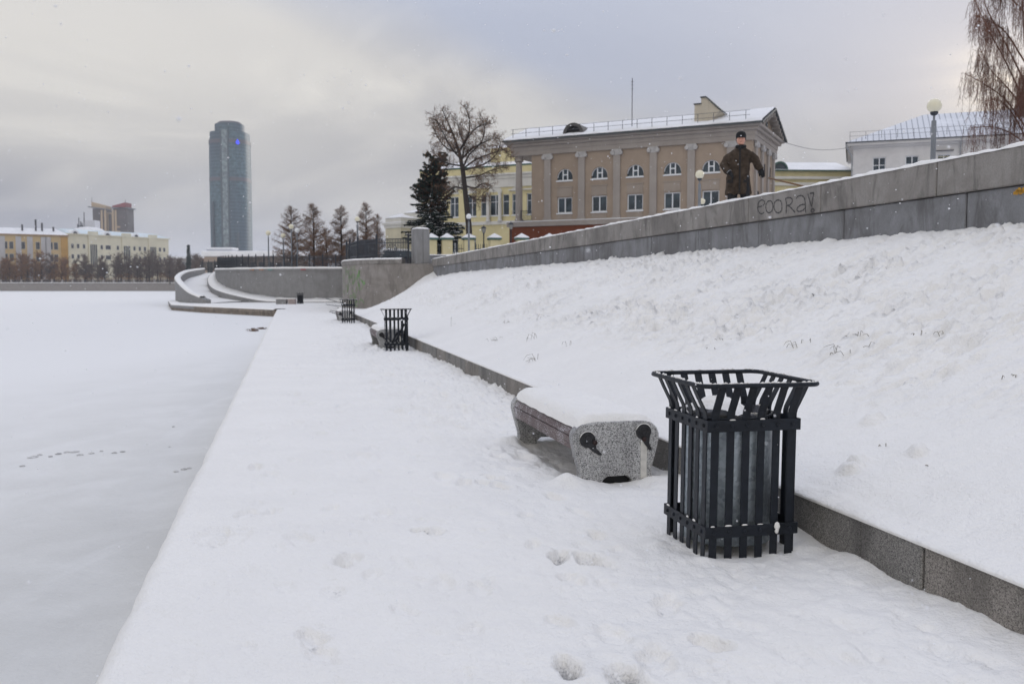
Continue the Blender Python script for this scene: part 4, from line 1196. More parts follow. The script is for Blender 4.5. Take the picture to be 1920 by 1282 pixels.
# ------------------------------------------------------------------ far things: glass tower
def make_curtain():
    n = NT("curtain_wall_glass", 0.5, 0.0, 0.35)
    v = n.pos(obj=True)
    sep = n.n("ShaderNodeSeparateXYZ"); n.l(v, sep.inputs[0])
    fl = n.math("FRACT", n.math("DIVIDE", sep.outputs[2], 3.75))
    line = n.ramp(fl, 0.68, 0.80)
    pan = n.noise(n.pos((0.28,0.28,0.30), obj=True), 1.0, 2.0, 0.6)
    c = n.mix(n.ramp(pan, 0.35, 0.68), (0.026,0.062,0.074,1), (0.078,0.142,0.156,1))
    big = n.noise(n.pos((0.05,0.05,0.012), obj=True), 1.0, 2.0)
    c = n.mix(n.ramp(big, 0.4, 0.65), c, (0.032,0.06,0.078,1))
    n.color(n.mix(n.math("MULTIPLY", line, 0.30), c, (0.14,0.20,0.21,1)))
    return n.m
CURT = make_curtain()
tp = at(435.5, 500, 1030.0)
tw = thing("glass_skyscraper", "tall rounded blue-green glass skyscraper with stepped top across the pond", "skyscraper", (tp.x, tp.y, 3.0), R(0))
BELT = plain("brown_belt", (0.085,0.08,0.085,1), 0.5)
SHAFT = plain("dark_shaft_glass", (0.055,0.075,0.085,1), 0.3)
def sq_ring(a, b, z, n=40, e=2.8):
    out = []
    for k in range(n):
        t = 2*math.pi*k/n; c, s = math.cos(t), math.sin(t)
        out.append((a*math.copysign(abs(c)**(2/e), c), b*math.copysign(abs(s)**(2/e), s), z))
    return out
def ring_body(mb, prof, n=40, e=2.8):
    o = [p for (a, b, z) in prof for p in sq_ring(a, b, z, n, e)]
    fs = [(i*n+k, i*n+(k+1)%n, (i+1)*n+(k+1)%n, (i+1)*n+k) for i in range(len(prof)-1) for k in range(n)]
    fs.append(tuple((len(prof)-1)*n+k for k in range(n)))
    mb.add(o, fs); return mb
tz = lambda y: at(432, y, 1030.0).z - 3.0
mb = MB(); ring_body(mb, [(21.3,21.3,0),(21.6,21.6,tz(400)),(21.5,21.5,tz(300)),(21.2,21.2,tz(266))]); mb.build("main_shaft", CURT, tw, smooth=False)
mb = MB(); ring_body(mb, [(20.7,20.7,tz(266)+.02),(20.4,20.4,tz(251))]); mb.build("upper_tier", CURT, tw)
mb = MB(); ring_body(mb, [(16.0,16.0,tz(251)+.02),(15.8,15.8,tz(235)),(12.5,12.5,tz(234.5)),(12,12,tz(231))], e=2.2); mb.build("crown_tier", CURT, tw)
mb = MB(); ring_body(mb, [(13.4,13.4,tz(234)),(13.2,13.2,tz(232)),(11.5,11.5,tz(230))], e=2.2); mb.build("roof_rim", BELT, tw)
for y0, y1 in ((343,336),(273,266)):
    mb = MB(); ring_body(mb, [(21.75,21.75,tz(y0)),(21.7,21.7,tz(y1))]); mb.build("service_belt", BELT, tw)
for x in (-4.3, 3.4):
    mb = MB(); mb.box(x,x+1.6,-22.5,-20,0,tz(251)); mb.build("shaft_fin", SHAFT, tw)
mb = MB(); mb.box(-2.6,3.3,-22.1,-20,0,tz(249)); mb.build("lift_shaft", plain("pale_shaft_glass",(0.16,0.20,0.20,1),0.3,scale=0.25,var=0.5), tw)
for (x, y, h) in ((-14.0,-20.0,92),(13.4,-20.1,58)):
    mb = MB(); mb.box(x-0.9,x+0.9,y-1.9,y+2,0,h); mb.build("lower_fin", SHAFT, tw)
LOGO = bpy.data.materials.new("blue_lit_sign"); LOGO.use_nodes = True
lb_ = LOGO.node_tree.nodes["Principled BSDF"]; lb_.inputs["Base Color"].default_value = (0.02,0.03,0.4,1); lb_.inputs["Emission Color"].default_value = (0.03,0.06,1.0,1); lb_.inputs["Emission Strength"].default_value = 0.7
mb = MB(); lz = tz(271.5)
P = [(0,3.0),(-1.1,1.1),(-1.9,-1.0),(-1.3,-2.4),(0,-2.9),(1.3,-2.4),(1.9,-1.0),(1.1,1.1)][::-1]
mb.prism(P, lambda x,z: (14.6+x,-21.2+ x*0.3,lz+z), lambda x,z: (14.6+x,-19.4+x*0.3,lz+z)); mb.build("lit_sign", LOGO, tw)

# twin-topped residential tower
tt0 = at(207, 500, 900.0)
rt = thing("twin_topped_tower", "brown residential high-rise with tan and red slanted tops far across the pond", "high-rise", (tt0.x, tt0.y, 3.0))
m_ = 900.0/F_PX
X_ = lambda px: (px-207)*m_
Zt = lambda y: at(207, y, 900.0).z - 3.0
DBR = plain("dark_brown_glass",(0.090,0.074,0.066,1),0.5,scale=0.08,var=0.3); TAN = plain("tan_cladding",(0.42,0.31,0.19,1),0.7,var=0.08); REDR = plain("red_roof",(0.24,0.055,0.055,1),0.6); GREYB = plain("grey_band",(0.20,0.20,0.20,1),0.6)
for (a, b, y) in ((176.5,199.5,391),(214.5,240.5,391)):
    mb = MB(); mb.box(X_(a),X_(b),0,16,0,Zt(y)); mb.build("tower_shaft", DBR, rt)
mb = MB(); mb.box(X_(201.5)-1,X_(212.5)+1,3,15,0,Zt(399)); mb.build("linking_bay", TAN, rt)
for a in (192,198.5,213,218): 
    mb = MB(); mb.box(X_(a),X_(a)+1.7,-0.6,0.5,0,Zt(394)); mb.build("tan_stripe", TAN, rt)
mb = MB(); mb.box(X_(204),X_(209),2.4,3.4,0,Zt(401)); mb.build("dark_stripe", DBR, rt)
for k in range(12):
    for a in (184.5, 220.5):
        mb = MB(); z = 6+k*4.6; mb.box(X_(a),X_(a)+(3.0 if a < 200 else 3.6),-0.5,0.2,z,z+1.5); mb.build("balcony", TAN if a > 200 else GREYB, rt)
for (a, b, sg) in ((169,202,1),(212,244,-1)):
    mb = MB(); mb.prism([(X_(a),Zt(389)),(X_(b),Zt(393) if sg>0 else Zt(391)),(X_(b),Zt(391.5) if sg>0 else Zt(389)),(X_(a),Zt(386.5) if sg>0 else Zt(391.5)+0)], lambda x,z:(x,-1.5,z), lambda x,z:(x,17,z)); mb.build("roof_band", GREYB, rt)
mb = MB(); mb.prism([(X_(174.5),Zt(388)),(X_(201),Zt(391.4)),(X_(201),Zt(386)),(X_(174.5),Zt(378.5))], lambda x,z:(x,0,z), lambda x,z:(x,15,z)); mb.build("slanted_top", TAN, rt)
mb = MB(); mb.prism([(X_(213),Zt(391)),(X_(237.5),Zt(388.5)),(X_(237.5),Zt(379.5)),(X_(213),Zt(386))], lambda x,z:(x,0,z), lambda x,z:(x,15,z)); mb.build("slanted_top", REDR, rt)
for a, y in ((174.8,370),(237,374)):
    mb = MB(); mb.box(X_(a)-.2,X_(a)+.2,1,1.4,Zt(390),Zt(y)); mb.build("mast_pole", GREYB, rt)

# pale block with dome roof in front of it
wk = at(165, 500, 640.0); q_ = 640.0/F_PX
wbk = thing("white_block", "pale rooftop block with snowy dome and antennas before the twin-topped tower", "building", (wk.x, wk.y, 3.0))
ZZ = lambda y: at(165, y, 640.0).z - 3.0
mb = MB(); mb.box((158-165)*q_,(180-165)*q_,0,8,0,ZZ(413)); mb.build("wall", plain("pale_grey_wall",(0.55,0.55,0.57,1),0.8), wbk)
mb = MB(); mb.lathe([(11.5,0),(11.8,1.2),(9.0,3.0),(5.0,4.0),(0.5,4.4)], 20, ((170-165)*q_,-2,ZZ(437.5)), 1.0, 0.6); mb.build("dome_roof", SNOW_FAR, wbk, smooth=True)
mb = MB(); mb.box((137-165)*q_,(202-165)*q_,-8,8,0,ZZ(436.5)); mb.build("lower_storey", plain("lower_storey_grey",(0.33,0.33,0.33,1),0.8), wbk)
mb = MB()
for a, y in ((150,408),(153.5,415),(147.5,420),(156,418),(160,398)):
    mb.box((a-165)*q_-0.25,(a-165)*q_+0.25,0,0.5,ZZ(440),ZZ(y))
mb.box((147-165)*q_,(158-165)*q_,0,0.3,ZZ(424),ZZ(422.5)); mb.build("antenna_frame", plain("dark_steel",(0.07,0.07,0.075,1),0.6), wbk)

# ochre and cream buildings on the far bank
def far_block(name, label, pxa, Ya, pxb, Yb, ztop, depth, wallm, cells, roof_h, extra=None):
    A, B = at(pxa, 500, Ya), at(pxb, 500, Yb)
    ln = math.hypot(B.x-A.x, B.y-A.y); rz = math.atan2(B.y-A.y, B.x-A.x)
    t = thing(name, label, "building", (A.x, A.y, 3.2), rz)
    h = ztop-3.2
    mb = MB(); mb.box(0,ln,0,depth,0,h); mb.build("wall", wallm, t)
    mb = MB(); mb.box(-0.6,ln+0.6,-0.8,depth+.8,h+0.005,h+0.6); mb.build("cornice", cells["trim"], t)
    mb = MB(); mb.add([(-.6,-.8,h+.605),(ln+.6,-.8,h+.605),(ln+.6,depth+.8,h+.605),(-.6,depth+.8,h+.605),(1,depth/2,h+roof_h),(ln-5,depth/2,h+roof_h)],[(0,1,5,4),(1,2,5),(2,3,4,5),(3,0,4),(0,3,2,1)]); mb.build("snowy_roof", cells["roof"], t)
    return t, ln, h
OCHRE = plaster("ochre_plaster",(0.60,0.45,0.24,1),0.9,0.2); OGREY = plaster("pale_grey_pilaster",(0.52,0.50,0.49,1),0.9,0.2); CREAM = plaster("cream_plaster",(0.70,0.645,0.48,1),0.9,0.2); ORNG = plaster("orange_plaster",(0.52,0.31,0.10,1),0.9,0.2)
ROOF_T = plain("snow_dusted_teal_roof",(0.62,0.70,0.72,1),0.6,var=0.1,scale=0.1)
ot, ln, h = far_block("ochre_building", "ochre building with grey pilaster strips at the left edge across the pond", -70, 462, 128, 486, 28.3, 16, OCHRE, {"trim": plain("brown_cornice",(0.34,0.22,0.13,1),0.8), "roof": SNOW_FAR}, 4.2)
u_ = lambda px: ln*(px+70)/198.0
def fwin(t, x, z, w, hh, m=None):
    mb = MB(); mb.box(x-w/2-0.15,x+w/2+0.15,-0.1,0.05,z-0.15,z+hh+0.15); f = mb.build("window", OGREY, t, fix=False)
    mb = MB(); mb.box(x-w/2,-w/2+x+w,-0.14,0.0,z,z+hh); mb.build("pane", m or GLASS_FAR, f, fix=False)
for a in (-62,-30,0+3,33.5,55,81.5,90):
    mb = MB(); mb.box(u_(a)-1.3,u_(a)+1.3,-0.3,0.0,0,h-0.6); mb.build("pilaster", OGREY, ot)
for a in (-50,-42,-18,-11,9,20,42,70,80,95,105):
    for y in (455, 478):
        z = at(a, y, 475).z-3.2
        fwin(ot, u_(a), z-3.2, 1.7, 3.6)
mb = MB(); mb.box(u_(115),ln+0.1,-0.35,0,0,h-0.4); mb.build("corner_bay", ORNG, ot)
for a, y in ((68,411),(80,417),(42,421),(102,424)):
    p0 = at(a, 440, 480); mb = MB(); z0 = h+1
    mb.box(u_(a)-0.45,u_(a)+0.45,4,4.9,h+0.7,at(a,y,480).z-3.2); mb.build("roof_mast", plain("roof_mast_steel",(0.06,0.06,0.065,1),0.6) if "roof_mast_steel" not in bpy.data.materials else bpy.data.materials["roof_mast_steel"], ot)
ct, ln, h = far_block("cream_building", "long cream building with teal snowy roof and round dormers across the pond", 129, 489, 317, 545, 29.6, 16, CREAM, {"trim": CREAM, "roof": ROOF_T}, 3.4)
def uu(px):
    k = (px-CX)/F_PX; A, B = at(129,500,489), at(317,500,545); d = B-A
    return (k*A.y - A.x)/(d.x - k*d.y)*d.length if abs(d.x-k*d.y) > 1e-6 else 0
for a in (139.5,150,161,194,206,224,255,265,274.5,302.5,310.5):
    for z in (19.2, 13.6): fwin(ct, uu(a), z, 1.25 if a not in (206,) else 3.0, 2.1)
for a, w in ((178,9),(240,8.5),(289,8)):
    mb = MB(); mb.box(uu(a)-w*0.16,uu(a)+w*0.16,-0.4,0,0,10); 
    mb = MB(); mb.box(uu(a)-3.0,uu(a)+3.0,-0.5,0,0,h+2.2); mb.build("stair_bay", CREAM, ct)
    for q in range(4):
        mb = MB(); mb.box(uu(a)-2.0+q*1.1,uu(a)-2.0+q*1.1+0.75,-0.6,-0.5,9.0,21.5); mb.build("stair_window", GLASS_FAR, ct)
for a in (143.5,204,257):
    mb = MB(); P = [(2.2*math.cos(t), 2.0*math.sin(t)) for t in np.linspace(0, math.pi, 11)]
    mb.prism(P, lambda x,z: (uu(a)+x,-0.9,h+0.6+z), lambda x,z:(uu(a)+x,5,h+0.6+z)); d_ = mb.build("dormer", SNOW_FAR, ct)
    P = [(1.2*math.cos(t), 1.1*math.sin(t)) for t in np.linspace(0, math.pi, 9)]
    mb = MB(); mb.prism(P, lambda x,z: (uu(a)+x,-1.0,h+0.6+z), lambda x,z:(uu(a)+x,0,h+0.6+z)); mb.build("dormer_pane", GLASS_FAR, d_)
# low roofs between the cream building and the tower
for nm, lab, (pa, pb, Y, y1, dep), m in (
  ("low_hall", "low grey hall with snowy roof right of the cream building", (317,398,520,485,20), plain("hall_grey",(0.30,0.28,0.26,1),0.8)),
  ("pavilion", "low flat-roofed pavilion with thick snow below the skyscraper", (383,545,230,481,14), plain("pavilion_wall",(0.34,0.27,0.22,1),0.8)),
  ("podium_block", "pale low block at the foot of the skyscraper", (388,436,980,468,20), plain("podium_grey",(0.42,0.42,0.46,1),0.7))):
    A, B = at(pa,500,Y), at(pb,500,Y); z = at(pa,y1,Y).z
    t = thing(nm, lab, "building", (A.x,A.y,3.2)); w = B.x-A.x
    mb = MB(); mb.box(0,w,0,dep,0,z-3.2); mb.build("wall", m, t)
    th = 1.4*Y/230 if nm == "pavilion" else 1.2*Y/500
    mb = MB(); mb.box(-0.6,w+0.6,-0.6,dep+.6,z-3.195,z-3.2+th); mb.build("roof_snow", SNOW_FAR, t, bevel=0.25)
    if nm == "pavilion":
        for k in range(10):
            mb = MB(); mb.box(0.8+k*w/10,0.8+k*w/10+w/16,-0.1,0.05,1.0,z-4.6); mb.build("window", GLASS_FAR, t)
    if nm == "low_hall":
        for k in range(8):
            mb = MB(); mb.box(1.2+k*w/8,1.2+k*w/8+1.6,-0.1,0.05,z-8.2,z-5.2); mb.build("window", GLASS_FAR, t)
    if nm == "podium_block":
        for k in range(6):
            mb = MB(); mb.box(1.2+k*w/6,1.2+k*w/6+3,-0.1,0.05,z-9,z-6); mb.build("window", GLASS_FAR, t)

# ------------------------------------------------------------------ far embankment wall and its railing
emb = thing("far_embankment", "pale granite embankment wall with railing on the far shore of the pond", "wall")
FARW = make_wall("far_granite", (0.27,0.245,0.225,1), (0.19,0.17,0.155,1), (0.31,0.285,0.265,1), 0.3)
EY = 450.0
mb = MB(); mb.box(-330,-60,EY,EY+1.2,-0.7,3.0); mb.build("wall_face", FARW, emb)
mb = MB(); mb.box(-330,-60,EY-0.25,EY+1.3,3.003,3.5); mb.build("coping", FARW, emb)
mb = MB(); mb.box(-330,-60,EY-0.22,EY+1.2,3.503,3.75); mb.build("snow_cap", SNOW_FAR, emb)
x = -328.0
pm = MB(); pm.box(-0.45,0.45,0,0.7,3.55,5.15); pme = pm.mesh("railing_post", FARW)
while x < -60:
    link("railing_post", pme, emb, (x, EY+0.1, 0)); x += 5.05
mb = MB(); mb.box(-328,-62,EY+0.4,EY+0.5,4.75,4.95); mb.box(-328,-62,EY+0.4,EY+0.5,3.9,4.05)
x = -327.0
while x < -62:
    mb.box(x-0.09,x+0.09,EY+0.4,EY+0.5,3.75,4.75); x += 0.42
stuff(mb.build("railing_bars", IRON_FAR, emb, fix=False))

# ------------------------------------------------------------------ litter bins
BIN_W = 0.56; BH = BIN_W/2
def slat_mesh():
    path = [(-0.0,-0.12),(0.0,0.30),(0.0,0.795),(-0.006,0.82),(-0.048,0.900),(-0.078,0.962)]
    w, th = 0.046, 0.007; vs, fs = [], []
    for i, (o, z) in enumerate(path):
        a = path[max(i-1,0)]; b = path[min(i+1,len(path)-1)]
        d = Vector((0, b[0]-a[0], b[1]-a[1])).normalized(); n = Vector((0, -d.z, d.y))
        for sx, sn in ((-1,1),(1,1),(1,-1),(-1,-1)):
            vs.append((sx*w/2, o + n.y*th/2*sn, z + n.z*th/2*sn))
    m = len(path)
    for i in range(m-1):
        for k in range(4):
            fs.append((i*4+k, i*4+(k+1)%4, (i+1)*4+(k+1)%4, (i+1)*4+k))
    fs += [(3,2,1,0), tuple((m-1)*4+k for k in range(4))]
    mb = MB(); mb.add(vs, fs); return mb.mesh("slat", IRON, bevel=0.0012)
SLAT = slat_mesh()
def rim_path(h, r, n=5):
    P = []
    for cx, cy, a0 in ((h-r,-h+r,-90),(h-r,h-r,0),(-h+r,h-r,90),(-h+r,-h+r,180)):
        for k in range(n+1):
            a = R(a0 + 90*k/n); P.append(Vector((cx+r*math.cos(a), cy+r*math.sin(a), 0)))
    return P
def make_bin(label, s, t, lean=0.0, liner=True, drop=(), rz=None):
    b = thing("litter_bin", label, "litter bin", pf(s, t), ANG, "slatted iron litter bins along the promenade")
    b.rotation_euler = (lean, lean*0.5, ANG if rz is None else rz)
    for f in range(4):
        for k in range(6):
            if (f, k) in drop: continue
            x = -0.232 + k*0.0928
            a = f*math.pi/2
            o = link("slat", SLAT, b)
            o.location = (math.cos(a)*x + math.sin(a)*(BH-0.008), math.sin(a)*x - math.cos(a)*(BH-0.008), 0)
            o.rotation_euler = (0, 0, a)
    for z0, z1 in ((0.708,0.772),(0.118,0.182)):
        mb = MB()
        for f in range(4):
            a = f*math.pi/2; c, s_ = math.cos(a), math.sin(a)
            q = MB(); q.box(-BH-0.004, BH-0.002, -BH-0.004, -BH+0.002, z0, z1)
            mb.add([(x*c-y*s_, x*s_+y*c, z) for x, y, z in q.v], q.f)
        o = mb.build("band", IRON, b, bevel=0.0012)
        mb = MB()
        for f in range(4):
            a = f*math.pi/2; c, s_ = math.cos(a), math.sin(a)
            for k in range(6):
                q = MB(); q.lathe([(0.012,0),(0.0115,0.004),(0.008,0.008),(0.002,0.0095)], 8); x0 = -0.232+k*0.0928
                pts = [(x0+x, -BH-0.004-z, (z0+z1)/2+y) for x, y, z in q.v]
                mb.add([(x*c-y*s_, x*s_+y*c, z) for x, y, z in pts], q.f)
        stuff(mb.build("rivet_heads", IRON, o, smooth=True))
        mb = MB()            # snow caught on the band behind the slats
        rr = random.Random(int(z0*1000))
        for f in range(4):
            for k in range(6):
                if rr.random() < 0.45: continue
                a = f*math.pi/2; c, s_ = math.cos(a), math.sin(a); x0 = -0.232+k*0.0928+rr.uniform(-.01,.01); wv = rr.uniform(0.012,0.024)
                q = MB(); q.lathe([(1.0,0),(0.9,0.5),(0.5,0.9),(0.05,1.0)], 8); hh = rr.uniform(0.004,0.011)
                pts = [(x0+x*wv, -BH-0.001+y*0.005, z1+z*hh) for x, y, z in q.v]
                mb.add([(x*c-y*s_, x*s_+y*c, z) for x, y, z in pts], q.f)
        stuff(mb.build("clinging_snow", SNOW, o, smooth=True))
    rp = rim_path(BH+0.078, 0.06)
    mb = MB(); mb.tube([p+Vector((0,0,0.971)) for p in rp], 0.0135, 8, closed=True); rim = mb.build("rim", IRON, b, smooth=True)
    mb = MB()
    rr = random.Random(77)
    for i in range(len(rp)):
        p, q = rp[i], rp[(i+1) % len(rp)]
        L = (q-p).length; n = max(1, int(L/0.03))
        for k in range(n):
            if rr.random() < 0.45: continue
            a, e = p.lerp(q, k/n), p.lerp(q, (k+1)/n)
            mb.tube([a+Vector((0,0,0.982)), (a+e)/2+Vector((0,0,0.983+rr.uniform(0,.005))), e+Vector((0,0,0.982))], [0.003, rr.uniform(0.005,0.009), 0.003], 6)
    stuff(mb.build("clinging_snow", SNOW, rim, smooth=True))
    return b
bin1 = make_bin("black iron slatted litter bin with a galvanised liner beside the nearest bench", *BIN_ST[0], lean=R(0.6))
mb = MB()
n = 40; prof = [0.05, 0.70, 0.72]
vs = []; 
for z in prof:
    for k in range(n):
        a = 2*math.pi*k/n; r = 0.256*(1+0.012*math.sin(5*a+z*3)) + (0.006 if z > 0.71 else 0)
        vs.append((-0.015+r*math.cos(a), 0.01+r*math.sin(a), z))
mb.add(vs, [(i*n+k, i*n+(k+1)%n, (i+1)*n+(k+1)%n, (i+1)*n+k) for i in range(2) for k in range(n)] + [tuple(range(n))])
mb.build("liner_drum", ZINC, bin1, smooth=True)
mb = MB(); mb.tube([(0.245*math.cos(2*math.pi*k/28)-0.01, 0.245*math.sin(2*math.pi*k/28)+0.01, 0.775+0.012*math.sin(2*math.pi*k/28+1)) for k in range(28)], 0.006, 6, closed=True)
mb.build("liner_ring", IRON, bin1, smooth=True)
mb = MB(); rows = []
for i, (r, z) in enumerate(((0.225,0.67),(0.232,0.73),(0.225,0.79),(0.20,0.80),(0.19,0.76),(0.12,0.735),(0.01,0.73))):
    rows.append([((r*(1+0.06*math.sin(7*a+i)+0.04*math.sin(13*a)))*math.cos(a)-0.015, (r*(1+0.06*math.cos(5*a+i)))*math.sin(a)+0.01, z+0.015*math.sin(3*a+i)+0.01*math.sin(8*a)) for a in np.linspace(0, 2*math.pi, 37)])
mb.grid(rows); mb.build("bin_bag", BAG, bin1, smooth=True)
mb = MB(); rows = []
for i in range(9):
    r = 0.20*i/8
    rows.append([(r*math.cos(a)*(1+0.1*math.sin(3*a))-0.04, r*math.sin(a)*(1+0.1*math.cos(4*a))+0.09, 0.765+0.085*(1-(i/8)**2)+0.012*math.sin(5*a+i)) for a in np.linspace(0, 2*math.pi, 29)])
mb.grid(rows); mb.build("snow_heap", SNOW, bin1, smooth=True)
mb = MB()
for (x, z, w, hh) in ((0.15,0.168,0.018,0.026),(0.148,0.145,0.013,0.02)):
    mb.lathe([(0.001,-1),(0.7,-0.7),(1,0),(0.7,0.7),(0.001,1)], 10); vs = mb.v[-50:]; mb.v[-50:] = [(x+p[0]*w, -BH-0.010+p[1]*0.012, z+p[2]*hh) for p in vs]
mb.build("snow_blob", SNOW, bin1, smooth=True)
bin2 = make_bin("empty black slatted bin with bent slats beside the second bench", *BIN_ST[1], lean=R(-1.2), drop=((2,2),(2,3),(1,3)), rz=R(8.5))
for (p, q) in (((-0.05,0.20,0.12),(0.20,0.12,0.62)),((-0.16,0.22,0.05),(0.05,0.20,0.44)),((0.16,0.1,0.1),(0.24,-0.02,0.66))):
    mb = MB(); mb.bar(p, q, 0.05, 0.008, (0,1,0)); mb.build("bent_slat", IRON, bin2)
bin3 = make_bin("small distant black slatted bin at the foot of the concrete bastion", *BIN_ST[2], lean=R(0.5), drop=((3,1),(3,2)), rz=R(10.4))
for z in (0.95, 0.80, 0.55, 0.42):
    mb = MB(); mb.bar((-0.30,0.1,z-0.12),(-0.85-0.1*math.sin(z*9),0.25,z+0.02+0.1*math.sin(z*7)),0.045,0.02); mb.build("bent_slat", IRON, bin3)
g4 = gnd(563, 569.5); s4, t4 = st(g4)
bin4 = make_bin("farthest black bin standing before the curved concrete wall", s4, t4)
mb = MB(); mb.lathe([(0.22,0.05),(0.23,0.72),(0.2,0.74)], 20); mb.build("liner_drum", BAG, bin4)

# ------------------------------------------------------------------ granite benches
OUT = [(-.325,-.10),(-.315,.0),(-.287,.045),(-.292,.09),(-.312,.16),(-.337,.25),(-.354,.325),(-.350,.375),(-.325,.415),(-.28,.443),(-.22,.457),(-.15,.462),
       (.17,.462),(.24,.458),(.295,.442),(.335,.405),(.354,.355),(.354,.315),(.337,.24),(.312,.145),(.295,.085),(.290,.04),(.325,.0),(.335,-.10),(.13,-.10),(.13,.0),(.092,.034),(-.072,.034),(-.112,.0),(-.112,-.10)]
def comma(cx, cz, r, tx, tz):
    d = Vector((tx-cx, tz-cz)); L = d.length; u = d/L; n = Vector((-u.y, u.x))
    P = []
    a0 = math.atan2(u.y, u.x)
    for k in range(19):
        a = a0 + R(35) + R(290)*k/18; P.append((cx+r*math.cos(a), cz+r*math.sin(a)))
    for f, w in ((0.62,0.40),(0.80,0.24),(0.94,0.16),(1.0,0.06)):
        p = Vector((cx,cz)) + d*f + n*(-w*r - 0.06*r); P.append((p.x, p.y))
    for f, w in ((1.02,-0.06),(0.92,-0.10),(0.78,-0.06),(0.64,0.05)):
        p = Vector((cx,cz)) + d*f + n*(-w*r*0.4 + 0.10*r); P.append((p.x, p.y))
    return P
def make_bench(label, s):
    b = thing("granite_bench", label, "bench", pf(s, BENCH_T), ANG, "granite and plank benches along the promenade")
    for k, y0 in enumerate((0.0, BENCH_L-0.11)):
        mb = MB()
        mb.prism(OUT, lambda x,z: (x,y0,z), lambda x,z: (x,y0+0.11,z)); e = mb.build("end_block", GRANITE, b, bevel=0.010, seg=2)
        if k: continue
        mb = MB(); mb.prism([(-.105,-.09),(.122,-.09),(.122,-.0),(.088,.030),(-.068,.030),(-.105,.0)], lambda x,z:(x,y0+0.05,z), lambda x,z:(x,y0+0.08,z)); mb.build("recess_shade_plate", BLACK, e)  # black plate set in the foot cutout, standing in for its shade
        if k == 0:
            for (cx, cz, tx, tz, bx, bz) in ((-.238,.330,-.128,.208,-.180,.307),(.222,.375,.283,.228,.224,.318)):
                q = comma(cx, cz, 0.062, tx, tz)
                mb = MB(); mb.prism(q, lambda x,z:(x,-0.013,z), lambda x,z:(x,0.003,z)); em = mb.build("scroll_emblem", BRONZE, e, bevel=0.003)
                mb = MB()
                sp = [(cx+0.046*(1-k2/40)*math.cos(k2*0.36), -0.013, cz+0.046*(1-k2/40)*math.sin(k2*0.36)) for k2 in range(34)]
                mb.tube(sp, 0.0045, 5); mb.v = [tuple(p) for p in mb.v]; o_ = mb.build("scroll_ridge", BRONZE, e, smooth=True)
                mb = MB(); mb.lathe([(0.020,0),(0.019,0.010),(0.012,0.018),(0.002,0.020)], 12); mb.v = [(bx+x,-0.012-z,bz+y) for x, y, z in mb.v]; mb.build("bolt_head", BOLT, e, smooth=True)
                mb = MB(); mb.tube([(cx+0.064*math.cos(a),-0.008,cz+0.064*math.sin(a)) for a in np.linspace(R(25),R(165),12)], [0.001]+[0.0035]*10+[0.001], 6); mb.build("snow_rim", SNOW, e, smooth=True)
            mb = MB(); P = [(.199,.30),(.226,.30),(.250,.30),(.252,.20),(.250,.08),(.252,.012),(.203,.008),(.200,.10),(.201,.2)]
            mb.prism(P[::-1], lambda x,z:(x,-0.003,z), lambda x,z:(x,0.002,z)); mb.build("lime_streak", LIME, e)
    y0, y1 = 0.112, BENCH_L-0.112
    for sg in (-1, 1):
        for (a, c) in (((.275,.440),(.345,.352)), ((.348,.338),(.333,.238))):
            A, B = Vector((sg*a[0],0,a[1])), Vector((sg*c[0],0,c[1])); d = (B-A).normalized(); n = Vector((-d.z*1.0,0,d.x))*(1 if sg < 0 else -1)
            n = n if n.x*sg < 0 else -n
            th = 0.035; q = [A, B, B+n*th, A+n*th]
            mb = MB(); mb.prism([(p.x,p.z) for p in q], lambda x,z:(x,y0,z), lambda x,z:(x,y1,z)); mb.build("side_plank", PLANK, b, bevel=0.004)
    for k in range(4):
        x = -0.262 + k*0.1335
        mb = MB(); mb.box(x, x+0.125, y0, y1, 0.418, 0.452); mb.build("seat_plank", PLANK, b, bevel=0.004)
    # snow lying on the seat
    rr = random.Random(int(s*10)); rows = []; nx, ny = 26, 70
    sx = np.linspace(-1, 1, nx); sy = np.linspace(-1, 1, ny)
    X, Y = np.meshgrid(sx, sy, indexing="ij")
    hx = 0.318 + 0.012*noise2(Y*6+s, X*0+1.3, 71); hy = BENCH_L/2 - 0.012 + 0.008*noise2(X*3+s, Y*0+4.1, 72)
    edge = (1-np.abs(X)**7)*(1-np.abs(Y)**26)
    px = X*hx; py = BENCH_L/2 + Y*hy
    basez = np.where(np.abs(px) > 0.20, 0.462-0.050*((np.abs(px)-0.20)/0.12)**1.7, 0.462)
    pz = basez + 0.068*np.power(np.clip(edge,0,1),0.42) + 0.020*fbm(px*6+s, py*4, 73, 4)*edge - 0.004
    V = np.stack([px, py, pz], -1).reshape(-1,3)
    link("seat_snow", np_mesh("seat_snow", V, grid_faces(nx, ny), SNOW), b)
    return b
make_bench("nearest granite bench with snow-covered brown planks and two dark scroll emblems", BENCH_S[0])
b2 = make_bench("middle granite bench half hidden behind the bent-slat bin", BENCH_S[1])
mb = MB(); rr = random.Random(9)
for k in range(5):
    pts = [Vector((rr.uniform(-0.08,0.08), -0.004, rr.uniform(0.1,0.4)))]
    for q in range(4): pts.append(Vector((min(.2,max(-.14,pts[-1].x+rr.uniform(-.12,.12))), -0.004, min(.42,max(.06,pts[-1].z+rr.uniform(-.12,.12))))))
    mb.tube(pts, 0.005, 4)
mb.build("graffiti_scribble", SPRAY, b2)
make_bench("distant granite bench end peeking out left of the third bin", BENCH_S[2])
